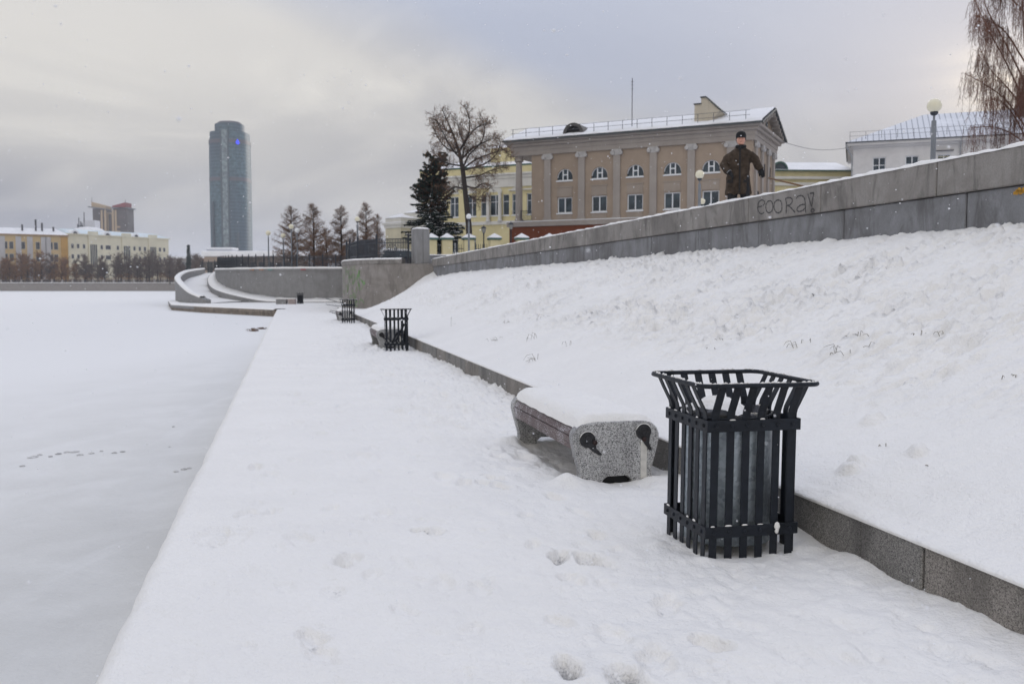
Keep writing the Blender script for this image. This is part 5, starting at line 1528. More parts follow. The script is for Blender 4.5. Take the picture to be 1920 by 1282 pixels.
# bench standing sideways in front of the curved wall
fb = gnd(539, 570.0)
b4 = thing("stone_bench", "small far bench of grey and brownish blocks before the curved wall", "bench", (fb.x, fb.y, 0), R(0))
mb = MB(); mb.box(-0.95,-0.05,-0.3,0.3,-0.05,0.42); mb.build("end_block", CONCRETE2, b4, bevel=0.02)
mb = MB(); mb.box(0.12,0.72,-0.3,0.3,-0.05,0.44); mb.build("end_block", make_granite("pinkish_granite",(0.16,0.13,0.12,1),(0.34,0.28,0.26,1),(0.45,0.38,0.36,1),60.0), b4, bevel=0.02)
mb = MB(); mb.box(-0.05,0.12,-0.25,0.25,0.28,0.40); mb.build("seat_plank", PLANK, b4)
mb = MB(); mb.box(-0.97,0.74,-0.31,0.31,0.443,0.52); mb.build("seat_snow", SNOW, b4, bevel=0.03, seg=2, smooth=True)

# ------------------------------------------------------------------ globe lamps on the terrace
POLE = plain("grey_lamp_pole", (0.19,0.20,0.21,1), 0.6, var=0.1)
def make_globe(tint):
    n = NT("opal_globe", 0.25, 0.0, 0.5)
    n.color(tint)
    n.b.inputs["Subsurface Weight"].default_value = 0.0
    return n.m
GLOBE = make_globe((0.78,0.72,0.53,1)); GLOBE_W = NT("white_opal_globe",0.25).color((0.82,0.82,0.80,1)).m
GL = [(1752,198.5,26,"tall grey lamp post with cream globe rising above the right parapet",GLOBE),
      (1312,327.5,42,"cream globe lamp before the beige building, left of the man",GLOBE),
      (1316,378,56,"cream globe just clearing the parapet below a taller globe lamp",GLOBE),
      (879,406,67,"white globe lamp post in front of the yellow gate pillars",GLOBE_W),
      (670,411,70,"cream globe lamp above the left end of the near iron fence",GLOBE),
      (546,425,93,"tall cream globe lamp at the left edge of the larches",GLOBE),
      (503,437,95,"leftmost cream globe lamp above the far iron fence",GLOBE),
      (531,442,99,"small cream globe lamp against the leftmost larch",GLOBE),
      (557,432,97,"white globe lamp just right of the tall larch-side lamp",GLOBE_W)]
for (px, py, Y, lab, gm) in GL:
    p = at(px, py, Y); z0 = TER_Z - 0.05 if Y < 75 else 3.0
    h = p.z - z0
    t = thing("globe_lamp", lab, "street lamp", (p.x, p.y, z0), 0, "globe lamp posts on the terrace")
    r = 0.20 if Y < 90 else 0.26
    mb = MB(); mb.lathe([(0.13,0),(0.13,0.25),(0.09,0.3),(0.075,1.2),(0.068,h-0.52),(0.066,h-0.42),(0.03,h-0.40),(0.03,h-0.27)], 12); mb.build("pole", POLE, t, smooth=False)
    mb = MB(); mb.lathe([(0.03,h-0.28),(0.085,h-0.255),(0.11,h-0.20),(0.10,h-0.16)], 14); mb.build("collar", IRON_FAR, t)
    mb = MB(); mb.lathe([(r*math.sin(a), h-r*math.cos(a)) for a in np.linspace(R(20), R(179), 12)], 20); mb.build("globe", gm, t, smooth=True)
# black lanterns behind the pillar fence
for (px, py, Y, lab) in ((907,431,76,"black classical lantern behind the pillar fence, nearest the larch"),(958,424,77,"black classical lantern before the brick base of the beige building")):
    p = at(px, py, Y); h = p.z-2.75
    t = thing("classical_lantern", lab, "street lamp", (p.x,p.y,2.75), 0, "black classical lanterns")
    mb = MB(); mb.lathe([(0.18,0),(0.16,0.3),(0.08,0.4),(0.06,0.9),(0.05,h-0.3),(0.1,h-0.26)], 10); mb.build("post", IRON_FAR, t)
    mb = MB(); mb.lathe([(0.12,h-0.25),(0.20,h+0.12)], 6); mb.build("lantern_glass", plain("lantern_glass",(0.30,0.30,0.28,1),0.3) if "lantern_glass" not in bpy.data.materials else bpy.data.materials["lantern_glass"], t)
    mb = MB(); mb.lathe([(0.24,h+0.123),(0.16,h+0.24),(0.03,h+0.30),(0.02,h+0.42)], 6); mb.build("lantern_roof", IRON_FAR, t)

# ------------------------------------------------------------------ iron fence on the bastion
nf = thing("iron_fence", "dark blue-black iron fence panels curving along the bastion top", "fence")
posts = [Vector((p.x,p.y,0)) for p in (at(766,470,53.95), at(706,470,54.75), at(671,470,56.6), at(656,470,59.6))]
FZ = 3.14
pm = MB(); pm.box(-0.05,0.05,-0.05,0.05,-0.2,1.32); pm.lathe([(0.07,1.32),(0.075,1.36),(0.03,1.40),(0.055,1.46),(0.0,1.54)], 8); PM = pm.mesh("post", IRON_FAR)
for p in posts: link("post", PM, nf, (p.x,p.y,FZ))
bm_ = MB(); bm_.box(-0.017,0.017,-0.017,0.017,0.08,1.22); BARM = bm_.mesh("bar", IRON_FAR)
sm_ = MB(); sm_.box(-0.03,0.03,-0.009,0.009,1.03,1.05); sm_.box(-0.03,0.03,-0.009,0.009,1.10,1.115); SMM = sm_.mesh("crosspiece", IRON_FAR)
for i in range(3):
    a, b = posts[i], posts[i+1]; L = (b-a).length; d = (b-a).normalized(); rz0 = math.atan2(d.y,d.x)
    for z in (0.06, 0.26, 0.98, 1.20):
        mb = MB(); mb.bar(a+Vector((0,0,FZ+z)), b+Vector((0,0,FZ+z)), 0.04, 0.05); mb.build("rail", IRON_FAR, nf)
    n = int(L/0.105)
    for k in range(1, n):
        q = a.lerp(b, k/n); link("bar", BARM, nf, (q.x,q.y,FZ), rz0)
        if k % 2: link("crosspiece", SMM, nf, (q.x,q.y,FZ), rz0)
    c = (a+b)/2
    mb = MB(); mb.tube([c + d*(0.27*math.cos(t)) + Vector((0,0,FZ+0.62+0.27*math.sin(t))) for t in np.linspace(0,2*math.pi,21)[:-1]], 0.022, 5, closed=True); mb.tube([c + d*(0.16*math.cos(t)) + Vector((0,0,FZ+0.62+0.16*math.sin(t))) for t in np.linspace(0,2*math.pi,17)[:-1]], 0.018, 5, closed=True); mb.build("ring_ornament", IRON_FAR, nf)

# long fence above the curved wall
ff = thing("long_iron_fence", "long dark iron fence running along the top of the curved wall", "fence")
path = [(p - n*0.3) for p, n in zip(BP, BN) if p.y > 62] + [(p - n*0.3) for p, n in zip(CW, normals(CW)) if p.x < -15.6] + [Vector((-39.6,121.5,0)), Vector((-42.0,123.2,0))]
cum = [0.0]
for i in range(1,len(path)): cum.append(cum[-1]+(path[i]-path[i-1]).length)
def along(u):
    i = max(0, min(len(path)-2, int(np.searchsorted(cum,u))-1)); f = (u-cum[i])/max(1e-6,cum[i+1]-cum[i]); return path[i].lerp(path[i+1], f)
def fz(p): return float(np.interp(p.y, [60,90,118],[3.15,3.34,3.64]))
u = 0.0
while u < cum[-1]:
    p = along(u); link("post", PM, ff, (p.x,p.y,fz(p)-0.05)); u += 1.30
for z in (0.12, 0.30, 1.0, 1.20):
    mb = MB(); mb.tube([p+Vector((0,0,fz(p)+z)) for p in path], 0.035, 4); mb.build("rail", IRON_FAR, ff)
mb = MB(); u = 0.0; k = 0
while u < cum[-1]:
    p = along(u); z = fz(p); mb.box(p.x-0.02,p.x+0.02,p.y-0.02,p.y+0.02,z+0.05,z+1.22); u += 0.115
    if k % 6 == 3: mb.tube([p + (along(u)-p).normalized()*(0.24*math.cos(t)) + Vector((0,0,z+0.65+0.24*math.sin(t))) for t in np.linspace(0,2*math.pi,11)[:-1]], 0.02, 4, closed=True)
    k += 1
stuff(mb.build("bars", IRON_FAR, ff, fix=False))

# yellow pillar fence before the mansion
yf = thing("pillar_fence", "row of pale yellow gate pillars with snowy caps joined by iron railings", "fence")
YP = plaster("pillar_yellow",(0.62,0.54,0.32,1),0.9)
pts = [at(px, 470, 72.0+0.02*i) for i, px in enumerate((809,838,879,927,978,1030,1082,1136))]
pb = MB(); pb.box(-0.40,0.40,-0.40,0.40,0,2.45); PB = pb.mesh("pillar", YP, bevel=0.03)
pc = MB(); pc.box(-0.50,0.50,-0.50,0.50,2.453,2.60); PC = pc.mesh("cap", GREEN_EDGE)
ps = MB(); ps.add([(-.52,-.52,2.603),(.52,-.52,2.603),(.52,.52,2.603),(-.52,.52,2.603),(-.47,-.47,2.68),(.47,-.47,2.68),(.47,.47,2.68),(-.47,.47,2.68),(0,0,2.98)],[(0,1,5,4),(1,2,6,5),(2,3,7,6),(3,0,4,7),(4,5,8),(5,6,8),(6,7,8),(7,4,8)]); PS = ps.mesh("cap_snow", SNOW_ROOF)
for i, p in enumerate(pts):
    o = link("pillar", PB, yf, (p.x,p.y,2.75), R(12)); link("cap", PC, o); link("cap_snow", PS, o)
rb = MB(); rb.box(-0.02,0.02,-0.02,0.02,0.3,2.05); rb.lathe([(0.03,2.05),(0.001,2.16)],5); RB = rb.mesh("bar", IRON_FAR)
for i in range(len(pts)-1):
    a, b = Vector((pts[i].x,pts[i].y,2.75)), Vector((pts[i+1].x,pts[i+1].y,2.75)); d=(b-a).normalized(); a2, b2_ = a+d*0.42, b-d*0.42
    for z in (0.4,1.75):
        mb = MB(); mb.bar(a2+Vector((0,0,z)), b2_+Vector((0,0,z)), 0.04, 0.05); mb.build("rail", IRON_FAR, yf)
    n = max(2,int((b2_-a2).length/0.15))
    for k in range(1,n): q = a2.lerp(b2_, k/n); link("bar", RB, yf, (q.x,q.y,q.z))

# snow-covered car parked behind the iron fence
cp = at(756, 480, 74.0)
car = thing("parked_car", "dark car under thick snow parked behind the near iron fence", "car", (cp.x, cp.y, 2.8), R(18))
CARP = plain("dark_car_paint",(0.02,0.022,0.028,1),0.3,0.2)
mb = MB(); mb.prism([(-2.0,0.35),(2.0,0.35),(2.08,0.75),(1.9,0.98),(1.1,1.05),(-1.85,1.05),(-2.05,0.8)], lambda x,z:(x,-0.85,z), lambda x,z:(x,0.85,z)); mb.build("body", CARP, car, bevel=0.06, seg=2)
mb = MB(); mb.prism([(-1.85,1.053),(1.05,1.053),(0.45,1.58),(-1.55,1.60)], lambda x,z:(x,-0.72,z), lambda x,z:(x,0.72,z)); mb.build("cabin", GLASS, car, bevel=0.05)
mb = MB(); mb.prism([(-1.75,1.603),(0.55,1.585),(0.40,1.72),(-1.5,1.76)], lambda x,z:(x,-0.74,z), lambda x,z:(x,0.74,z)); mb.build("roof_snow", SNOW, car, bevel=0.05, seg=2, smooth=True)
mb = MB(); mb.prism([(1.1,1.06),(1.9,0.99),(1.85,1.10),(1.1,1.17)], lambda x,z:(x,-0.8,z), lambda x,z:(x,0.8,z)); mb.build("bonnet_snow", SNOW, car, bevel=0.03)
TYRE = plain("tyre_rubber",(0.012,0.012,0.012,1),0.9); HUB = plain("wheel_hub",(0.25,0.25,0.26,1),0.4,0.6)
for x in (-1.25,1.3):
    for y in (-0.78,0.78):
        mb = MB(); mb.lathe([(0.2,-0.1),(0.33,-0.09),(0.34,0.0),(0.33,0.09),(0.2,0.1)], 16); mb.v = [(x+a,y+c,0.34+b) for a,b,c in mb.v]; wv = mb.build("wheel", TYRE, car, smooth=True)
        mb = MB(); mb.lathe([(0.19,-0.105),(0.19,0.105)], 12); mb.v = [(x+a,y+c,0.34+b) for a,b,c in mb.v]; mb.build("rim", HUB, wv)
for y in (-0.7,0.7):
    mb = MB(); mb.box(-2.09,-2.0,y-0.12,y+0.12,0.72,0.92); mb.build("tail_light", plain("tail_light_red",(0.28,0.02,0.02,1),0.3) if "tail_light_red" not in bpy.data.materials else bpy.data.materials["tail_light_red"], car)

# ------------------------------------------------------------------ the man behind the parapet
def remesh(mb, name, mat, vox, sm=4, parent=None):
    tmp = bpy.data.objects.new("tmp", mb.mesh("tmp", mat)); COL.objects.link(tmp)
    m = tmp.modifiers.new("r","REMESH"); m.mode = "VOXEL"; m.voxel_size = vox; m.use_smooth_shade = True
    if sm:
        k = tmp.modifiers.new("s","SMOOTH"); k.iterations = sm; k.factor = 0.5
    dg = bpy.context.evaluated_depsgraph_get()
    me = bpy.data.meshes.new_from_object(tmp.evaluated_get(dg))
    me.name = name
    me.materials.clear(); me.materials.append(mat)
    bpy.data.objects.remove(tmp)
    return link(name, me, parent)
def loft(mb, rings, n=20):
    """rings: (cx, cy, z, rx, ry)"""
    vs = [(cx+rx*math.cos(2*math.pi*k/n), cy+ry*math.sin(2*math.pi*k/n), z) for (cx,cy,z,rx,ry) in rings for k in range(n)]
    m = len(rings)
    fs = [(i*n+k, i*n+(k+1)%n, (i+1)*n+(k+1)%n, (i+1)*n+k) for i in range(m-1) for k in range(n)] + [tuple(range(n-1,-1,-1)), tuple((m-1)*n+k for k in range(n))]
    return mb.add(vs, fs)
def ball(mb, c, rx, ry, rz_, n=12):
    prof = [(math.sin(a), -math.cos(a)) for a in np.linspace(0.02, math.pi-0.02, n)]
    k0 = len(mb.v); mb.lathe(prof, n+2); mb.v[k0:] = [(c[0]+x*rx, c[1]+y*ry, c[2]+z*rz_) for x,y,z in mb.v[k0:]]
    return mb
SKIN = plain("weathered_skin",(0.60,0.31,0.225,1),0.6,var=0.1,scale=20,obj=True)
COAT = plain("brown_wool_coat",(0.062,0.046,0.034,1),0.9,var=0.4,scale=7,spec=0.15,obj=True,bump=0.012,bscale=14)
COATD = plain("coat_lining_dark",(0.020,0.017,0.016,1),0.9,var=0.2,scale=20,obj=True)
TROU = plain("charcoal_trousers",(0.016,0.016,0.018,1),0.9,var=0.2,scale=12,obj=True)
KNIT = plain("black_knit",(0.010,0.010,0.011,1),0.95,var=0.3,scale=60,obj=True,bump=0.003,bscale=120)
BOOT = plain("black_boot",(0.012,0.011,0.011,1),0.5,obj=True)
GREYT = plain("grey_glove_trim",(0.35,0.35,0.36,1),0.8,obj=True)
mp_ = at(1387, 420, 18.5)
hands = {}
def hand_chains(wr, pd, side, sc=1.0):
    """palm and five curled fingers; wr wrist, pd pointing direction, side the thumb direction"""
    pd = Vector(pd).normalized(); side = (Vector(side) - pd*Vector(side).dot(pd)).normalized(); nrm = pd.cross(side)
    wr = Vector(wr); ch = []
    for k, (o, L) in enumerate(((0.030,0.072),(0.010,0.080),(-0.011,0.074),(-0.030,0.058))):
        b = wr + pd*0.085 + side*o
        k1 = b + pd*L*0.42 + nrm*0.010; k2 = k1 + pd*L*0.28 + nrm*L*0.28; k3 = k2 + nrm*L*0.26 - pd*L*0.08
        ch.append(([wr+pd*0.03+side*o*0.7, b, k1, k2, k3], [0.013,0.012,0.0105,0.0095,0.008]))
    t0 = wr + pd*0.03 + side*0.03; t1 = t0 + pd*0.03 + side*0.028 + nrm*0.01; t2 = t1 + pd*0.030 + side*0.004 + nrm*0.018
    ch.append(([t0,t1,t2,t2+pd*0.02+nrm*0.006], [0.016,0.013,0.011,0.009]))
    palm = [wr-pd*0.03, wr+pd*0.02, wr+pd*0.05, wr+pd*0.088]
    return palm, ch, side, nrm
def add_hand(mb, wr, pd, side, grow=0.0):
    palm, ch, sd, nrm = hand_chains(wr, pd, side)
    for off in (-0.022, 0.0, 0.022):
        mb.tube([p + sd*off for p in palm], [0.020+grow,0.021+grow,0.020+grow,0.015+grow], 10)
    for p, r in ch: mb.tube(p, [q+grow for q in r], 8)
RW, LWr = (-0.205,-0.225,0.945), (0.400,-0.06,1.005)
RD, LD = (0.55,-0.35,-0.75), (0.35,-0.25,-0.9)
body = MB()
loft(body, [(-.03,0,.80,.16,.11),(-.03,0,.95,.165,.115),(-.02,0,1.08,.145,.10),(0,0,1.22,.165,.11),(0,0,1.36,.17,.10),(0,0,1.42,.12,.08),(0,-.005,1.47,.062,.062),(0,-.015,1.53,.058,.060)])
ball(body, (0,-0.025,1.632), 0.084, 0.098, 0.125, 16)
ball(body, (0,-0.055,1.565), 0.060, 0.060, 0.055)
ball(body, (0,-0.128,1.615), 0.015, 0.022, 0.026, 8)
for sg in (-1,1):
    ball(body, (sg*0.080,0.0,1.63), 0.012,0.022,0.034,8)
    ball(body, (sg*0.040,-0.095,1.602), 0.026,0.022,0.024,8)
body.tube([(-.165,0,1.33),(-.322,.02,1.12),(-.268,-.12,1.01),RW],[.055,.042,.036,.028],10); body.tube([(.165,0,1.33),(.320,.01,1.13),(.362,-.03,1.06),LWr],[.055,.042,.034,.028],10)
add_hand(body, RW, RD, (0.4,-0.9,0.2)); add_hand(body, LWr, LD, (-0.8,-0.5,-0.2))
LEGL = [(-.12,0,.86),(-.155,-.02,.48),(-.175,.02,.09)]; LEGR = [(.06,0,.86),(.10,-.03,.48),(.125,.0,.09)]
for L in (LEGL, LEGR):
    body.tube(L,[.092,.060,.042],12); body.tube([(L[2][0],.06,.05),(L[2][0],-.06,.045),(L[2][0],-.17,.035)],[.042,.045,.03],10)
man = remesh(body, "person", SKIN, 0.011, 3)
tag(man, "man in a dark brown coat, black cap and gloves standing behind the parapet", "person")
man.location = (mp_.x, mp_.y, TER_Z+0.02); man.rotation_euler = (0,0,R(-13))
ct_ = MB()
loft(ct_, [(-.048,0,.545,.255,.170),(-.045,0,.62,.252,.172),(-.04,0,.80,.235,.162),(-.03,0,.98,.212,.150),(-.02,0,1.12,.210,.145),(-.005,0,1.26,.222,.145),(0,0,1.36,.222,.134),(0,0,1.415,.185,.115),(0,-.005,1.455,.115,.095),(0,-.01,1.475,.085,.088)], 28)
ct_.tube([(-.165,0,1.335),(-.275,.01,1.245),(-.328,.02,1.12),(-.270,-.12,1.01),(-.215,-.20,.95)],[.082,.092,.082,.072,.062],14)
ct_.tube([(.165,0,1.335),(.265,.01,1.245),(.325,.01,1.13),(.365,-.03,1.06),(.395,-.055,1.015)],[.082,.092,.080,.072,.062],14)
ct_.tube([(-.09,.06,1.46),(0,.10,1.45),(.09,.06,1.46)],[.03,.05,.03],10)
coat = remesh(ct_, "coat", COAT, 0.013, 4, man)
rr = random.Random(2)
co = np.zeros(len(coat.data.vertices)*3); coat.data.vertices.foreach_get("co", co); co = co.reshape(-1,3)
nn = np.zeros_like(co).ravel(); coat.data.vertices.foreach_get("normal", nn); nn = nn.reshape(-1,3)
f = 0.026*fbm(co[:,0]*7+co[:,1]*5, co[:,2]*5.0, 88, 3) + 0.010*np.sin(co[:,0]*38+2*np.sin(co[:,2]*6))*np.clip((1.05-co[:,2])*2,0,1)
co += nn*f[:,None]; coat.data.vertices.foreach_set("co", co.ravel()); coat.data.update()
mb = MB(); mb.box(-.035,-.012,-.195,-.150,.56,1.42); 
def front(z): return float(np.interp(z,[.545,.8,.98,1.12,1.26,1.36,1.45],[-.183,-.178,-.163,-.158,-.156,-.145,-.105]))
mb = MB(); zs_ = np.linspace(.56,1.44,18); mb.grid([[(-.035,front(z)-.004,z),(-.030,front(z)-.012,z),(-.005,front(z)-.012,z),(0.0,front(z)-.004,z)] for z in zs_]); mb.build("placket", COATD, coat)
for sg, x in ((-1,-.20),(1,.115)):
    mb = MB(); z = .80; mb.grid([[(x-.06,front(z)*0.80-.022,z+.02),(x+.0,front(z)*0.93-.018,z+.022),(x+.06,front(z)*0.88-.02 if sg>0 else front(z)-.012,z+.02)],[(x-.06,front(z)*0.80-.03,z-.045),(x,front(z)*0.93-.026,z-.05),(x+.06,front(z)*0.88-.028 if sg>0 else front(z)-.02,z-.045)]]); mb.build("pocket_flap", COATD, coat)
sc_ = MB(); sc_.tube([(.075*math.cos(t), -.015+.082*math.sin(t), 1.492+.010*math.sin(t)) for t in np.linspace(0,2*math.pi,17)[:-1]], .038, 8, closed=True); sc_.tube([(-.05,-.06,1.46),(.05,-.06,1.46)],.06,10); sc_.tube([(-.02,-.11,1.46),(-.025,-.135,1.40)],[.03,.022],8)
remesh(sc_, "scarf", KNIT, 0.012, 3, man)
hat = MB(); prof = [(0.096,-0.03),(0.102,0.0),(0.100,0.04),(0.088,0.075),(0.055,0.102),(0.01,0.112)]
hat.lathe(prof, 20, (0,-0.018,1.685), 1.02, 1.16)
hat.add([], [])
k0 = len(hat.v); P = []
for a in np.linspace(R(200), R(340), 11): P.append((0.088*math.cos(a), -0.02+0.11*math.sin(a))) 
Q = [(0.075*math.cos(a), -0.055+0.135*math.sin(a)) for a in np.linspace(R(340), R(200), 11)]
hat.prism(P+Q, lambda x,y:(x,y,1.665), lambda x,y:(x,y,1.68))
cap_o = remesh(hat, "cap", KNIT, 0.009, 2, man)
fl = MB()
for sg in (-1,1): ball(fl, (sg*0.082,0.005,1.645), 0.018,0.05,0.045,8)
remesh(fl, "ear_flap", KNIT, 0.008, 1, man)
tr = MB()
for L in (LEGL, LEGR): tr.tube([(L[0][0],0,.90),L[1],(L[2][0],L[2][1],.07)],[.125,.098,.080],14)
tr.tube([(-.16,0,.88),(.10,0,.88)],.13,12)
remesh(tr, "trousers", TROU, 0.016, 4, man)
for L in (LEGL, LEGR):
    bt = MB(); bt.tube([(L[2][0],.03,.22),(L[2][0],.03,.06)],[.062,.058],12); bt.tube([(L[2][0],.08,.05),(L[2][0],-.06,.052),(L[2][0],-.185,.038)],[.052,.058,.042],12)
    remesh(bt, "boot", BOOT, 0.012, 3, man)
for wr, pd, sd in ((RW,RD,(0.4,-0.9,0.2)),(LWr,LD,(-0.8,-0.5,-0.2))):
    gl = MB(); add_hand(gl, wr, pd, sd, 0.006); d = Vector(pd).normalized(); w = Vector(wr); gl.tube([w-d*.06, w+d*.02],[.046,.036],12)
    g_ = remesh(gl, "glove", KNIT, 0.0065, 2, man)
    mb = MB(); s_ = d.cross(Vector((0,1,0.2))).normalized(); q = d.cross(s_)
    mb.tube([w-d*.035+(s_*math.cos(t)+q*math.sin(t))*.047 for t in np.linspace(0,2*math.pi,17)[:-1]], .006, 6, closed=True)
    if wr is RW: mb.build("glove_trim", GREYT, g_, smooth=True)
DARKEYE = plain("dark_eye",(0.02,0.014,0.012,1),0.3,obj=True); LIP = plain("lip",(0.26,0.09,0.07,1),0.5,obj=True); BROW = plain("grey_brow",(0.08,0.06,0.05,1),0.9,obj=True)
for sg in (-1,1):
    mb = MB(); ball(mb,(sg*0.030,-0.108,1.640),0.013,0.010,0.007,8); mb.build("eye", DARKEYE, man, smooth=True)
    mb = MB(); mb.tube([(sg*0.014,-0.121,1.656),(sg*0.032,-0.120,1.661),(sg*0.050,-0.108,1.655)],[.004,.005,.003],6); mb.build("eyebrow", BROW, man, smooth=True)
mb = MB(); mb.tube([(-0.026,-0.106,1.572),(0,-0.116,1.574),(0.026,-0.106,1.572)],[.003,.0055,.003],6); mb.build("mouth", LIP, man, smooth=True)
# wooden handle slanting behind the parapet beside him
pa_, pb_ = at(1446, 335, 18.9), at(1530, 355, 18.0)
mb = MB(); mb.tube([pa_ - (pb_-pa_)*0.06, pa_.lerp(pb_,0.5), pb_ + (pb_-pa_)*0.25], [0.016,0.019,0.02], 8)
tag(mb.build("wooden_handle", plain("worn_wood",(0.21,0.12,0.055,1),0.7,scale=12,var=0.2), smooth=True), "thin brown wooden handle slanting down behind the parapet beside the man", "pole")

# ------------------------------------------------------------------ small things on the snow
STRAW = plain("dry_straw",(0.17,0.145,0.10,1),0.9,var=0.3,scale=12)
rr = random.Random(17)
tufts = [(930,637,.5,"wide"),(988,640,.6,"bent"),(1010,600,.5,"bent"),(950,605,.4,"wide"),(1005,675,.6,"wide"),(1060,650,.45,"thin"),(930,560,.6,"thin"),(850,610,.6,"thin"),(1362,635,.28,"dead"),(1345,650,.28,"dead"),(1492,648,.55,"wide"),(1573,660,.6,"wide"),(1612,630,.45,"dead"),(1635,648,.5,"dead"),(1742,632,.4,"dead"),(1902,706,.45,"dead"),(1645,828,.12,"thin"),(1762,866,.16,"dead"),(1505,470,.4,"dead"),(1290,492,.4,"dead")]
for (px, py, sc, kind) in tufts:
    p = on_slope(px, py)
    if p is None: continue
    mb = MB(); n = {"wide":8,"bent":4,"thin":3,"dead":7}[kind]; lean = rr.uniform(0,6.283)
    for k in range(n):
        a = lean + rr.gauss(0,0.9); L = sc*rr.uniform(0.10,0.42)*(0.5 if kind=="dead" else 1.0); b0 = Vector((rr.gauss(0,.06), rr.gauss(0,.06), -0.03))
        up = rr.uniform(0.5,1.1) if kind in ("thin","bent") else rr.uniform(0.1,0.7)
        o = Vector((math.cos(a), math.sin(a)*0.6, 0))
        m1 = b0 + o*L*0.3 + Vector((0,0,L*up)); m2 = b0 + o*L*0.7 + Vector((0,0,L*up*0.85)); m3 = b0 + o*L*0.95 + Vector((0,0,L*up*rr.uniform(0.2,1.0)))
        mb.tube([b0,m1,m2,m3],[0.0028,0.0024,0.002,0.001],4)
    o = mb.build("grass_tuft", STRAW); o.location = p
    tag(o, "dry grass stems poking out of the snowy slope", "grass tuft", "dry grass tufts on the slope")
ICEC = plain("grey_ice_lump",(0.50,0.49,0.47,1),0.5,var=0.25,scale=8)
chips = [(62,857,16),(75,853,8),(110,851,10),(125,848,9),(140,847,14),(150,853,10),(172,850,9),(215,849,9),(230,847,9),(95,856,7),(190,846,6),(42,874,9),(345,880,10),(355,878,7),(330,884,8),(325,800,5),(318,838,4)]
for (px, py, w) in chips:
    g = gnd(px, py, ICE_Z); r = w*0.5*g.y/F_PX
    mb = MB(); ball(mb,(0,0,0),r*1.15,r*1.3,0.008+0.05*r,7); mb.v = [(x*(1+rr.uniform(-.25,.25)), y*(1+rr.uniform(-.25,.25)), z*(1+rr.uniform(-.3,.3))) for x,y,z in mb.v]
    o = mb.build("ice_lump", ICEC); o.location = (g.x, g.y, ICE_Z+0.004); tag(o, "small refrozen grey ice lump on the pond surface", "ice lump", "ice lumps on the frozen pond")
for (px, py, sc, lab) in ((478,621,1.0,"larger clump of brown reed frozen by the quay edge"),(492,617,0.6,"smaller clump of brown reed frozen nearest the quay edge")):
    g = gnd(px, py, ICE_Z); mb = MB()
    for k in range(40):
        a = rr.uniform(0,6.283); L = sc*rr.uniform(0.12,0.32); b0 = Vector((rr.gauss(0,.11)*sc, rr.gauss(0,.12)*sc, -0.02)); mb.tube([b0, b0+Vector((math.cos(a)*L*.5, math.sin(a)*L*.4, L*.55)), b0+Vector((math.cos(a)*L, math.sin(a)*L*.8, L*.35))],[0.012,0.010,0.003],4)
    o = mb.build("reed_clump", plain("brown_reed",(0.13,0.08,0.05,1),0.9,scale=5,var=0.4) if "brown_reed" not in bpy.data.materials else bpy.data.materials["brown_reed"]); o.location = (g.x,g.y,ICE_Z); tag(o, lab, "reed clump")

# ------------------------------------------------------------------ trees
BARK = plain("dark_bark",(0.040,0.032,0.028,1),0.95,var=0.3,scale=5)
TWIG = plain("red_brown_twigs",(0.135,0.085,0.058,1),0.95,var=0.3,scale=1.5)
LARCHN = plain("rusty_larch_needles",(0.22,0.11,0.045,1),0.95,var=0.35,scale=1.2)
TWIG_G = plain("grey_brown_twigs",(0.135,0.098,0.078,1),0.95,var=0.3,scale=1.0)
LARCHT = plain("larch_twigs",(0.17,0.105,0.070,1),0.95,var=0.3,scale=1.0)
SPR = plain("spruce_needles",(0.016,0.030,0.021,1),0.9,var=0.5,scale=1.6)
CONE = plain("spruce_cones",(0.075,0.035,0.016,1),0.9,var=0.3,scale=3)
BIRCHT = plain("birch_twigs",(0.135,0.062,0.040,1),0.95,var=0.3,scale=1.0)
BIRCHB = plain("birch_bark",(0.30,0.25,0.20,1),0.9,var=0.4,scale=3)

class Twigs:
    """thin three-sided spikes collected in arrays"""
    def __init__(self): self.a, self.b, self.r = [], [], []
    def add(self, a, b, r): self.a.append(tuple(a)); self.b.append(tuple(b)); self.r.append(r)
    def mesh(self, name, mat):
        A, B, r = np.array(self.a), np.array(self.b), np.array(self.r)[:,None]
        d = B-A; L = np.linalg.norm(d,axis=1,keepdims=True)+1e-9; d = d/L
        ref = np.where(np.abs(d[:,2:3])<0.9, np.array([[0,0,1.0]]), np.array([[1.0,0,0]]))
        u = np.cross(d, ref); u /= np.linalg.norm(u,axis=1,keepdims=True)+1e-9; v = np.cross(d,u)
        P = [A + r*(u*math.cos(k*2.0944)+v*math.sin(k*2.0944)) for k in range(3)] + [B]
        V = np.stack(P,1).reshape(-1,3); i = np.arange(len(A))*4
        F = np.stack([np.stack([i,i+1,i+3],1),np.stack([i+1,i+2,i+3],1),np.stack([i+2,i,i+3],1)],1).reshape(-1,3)
        return np_mesh(name, V, F, mat, False)
def rvec(rn): 
    v = Vector((rn.gauss(0,1),rn.gauss(0,1),rn.gauss(0,1))); return v.normalized()

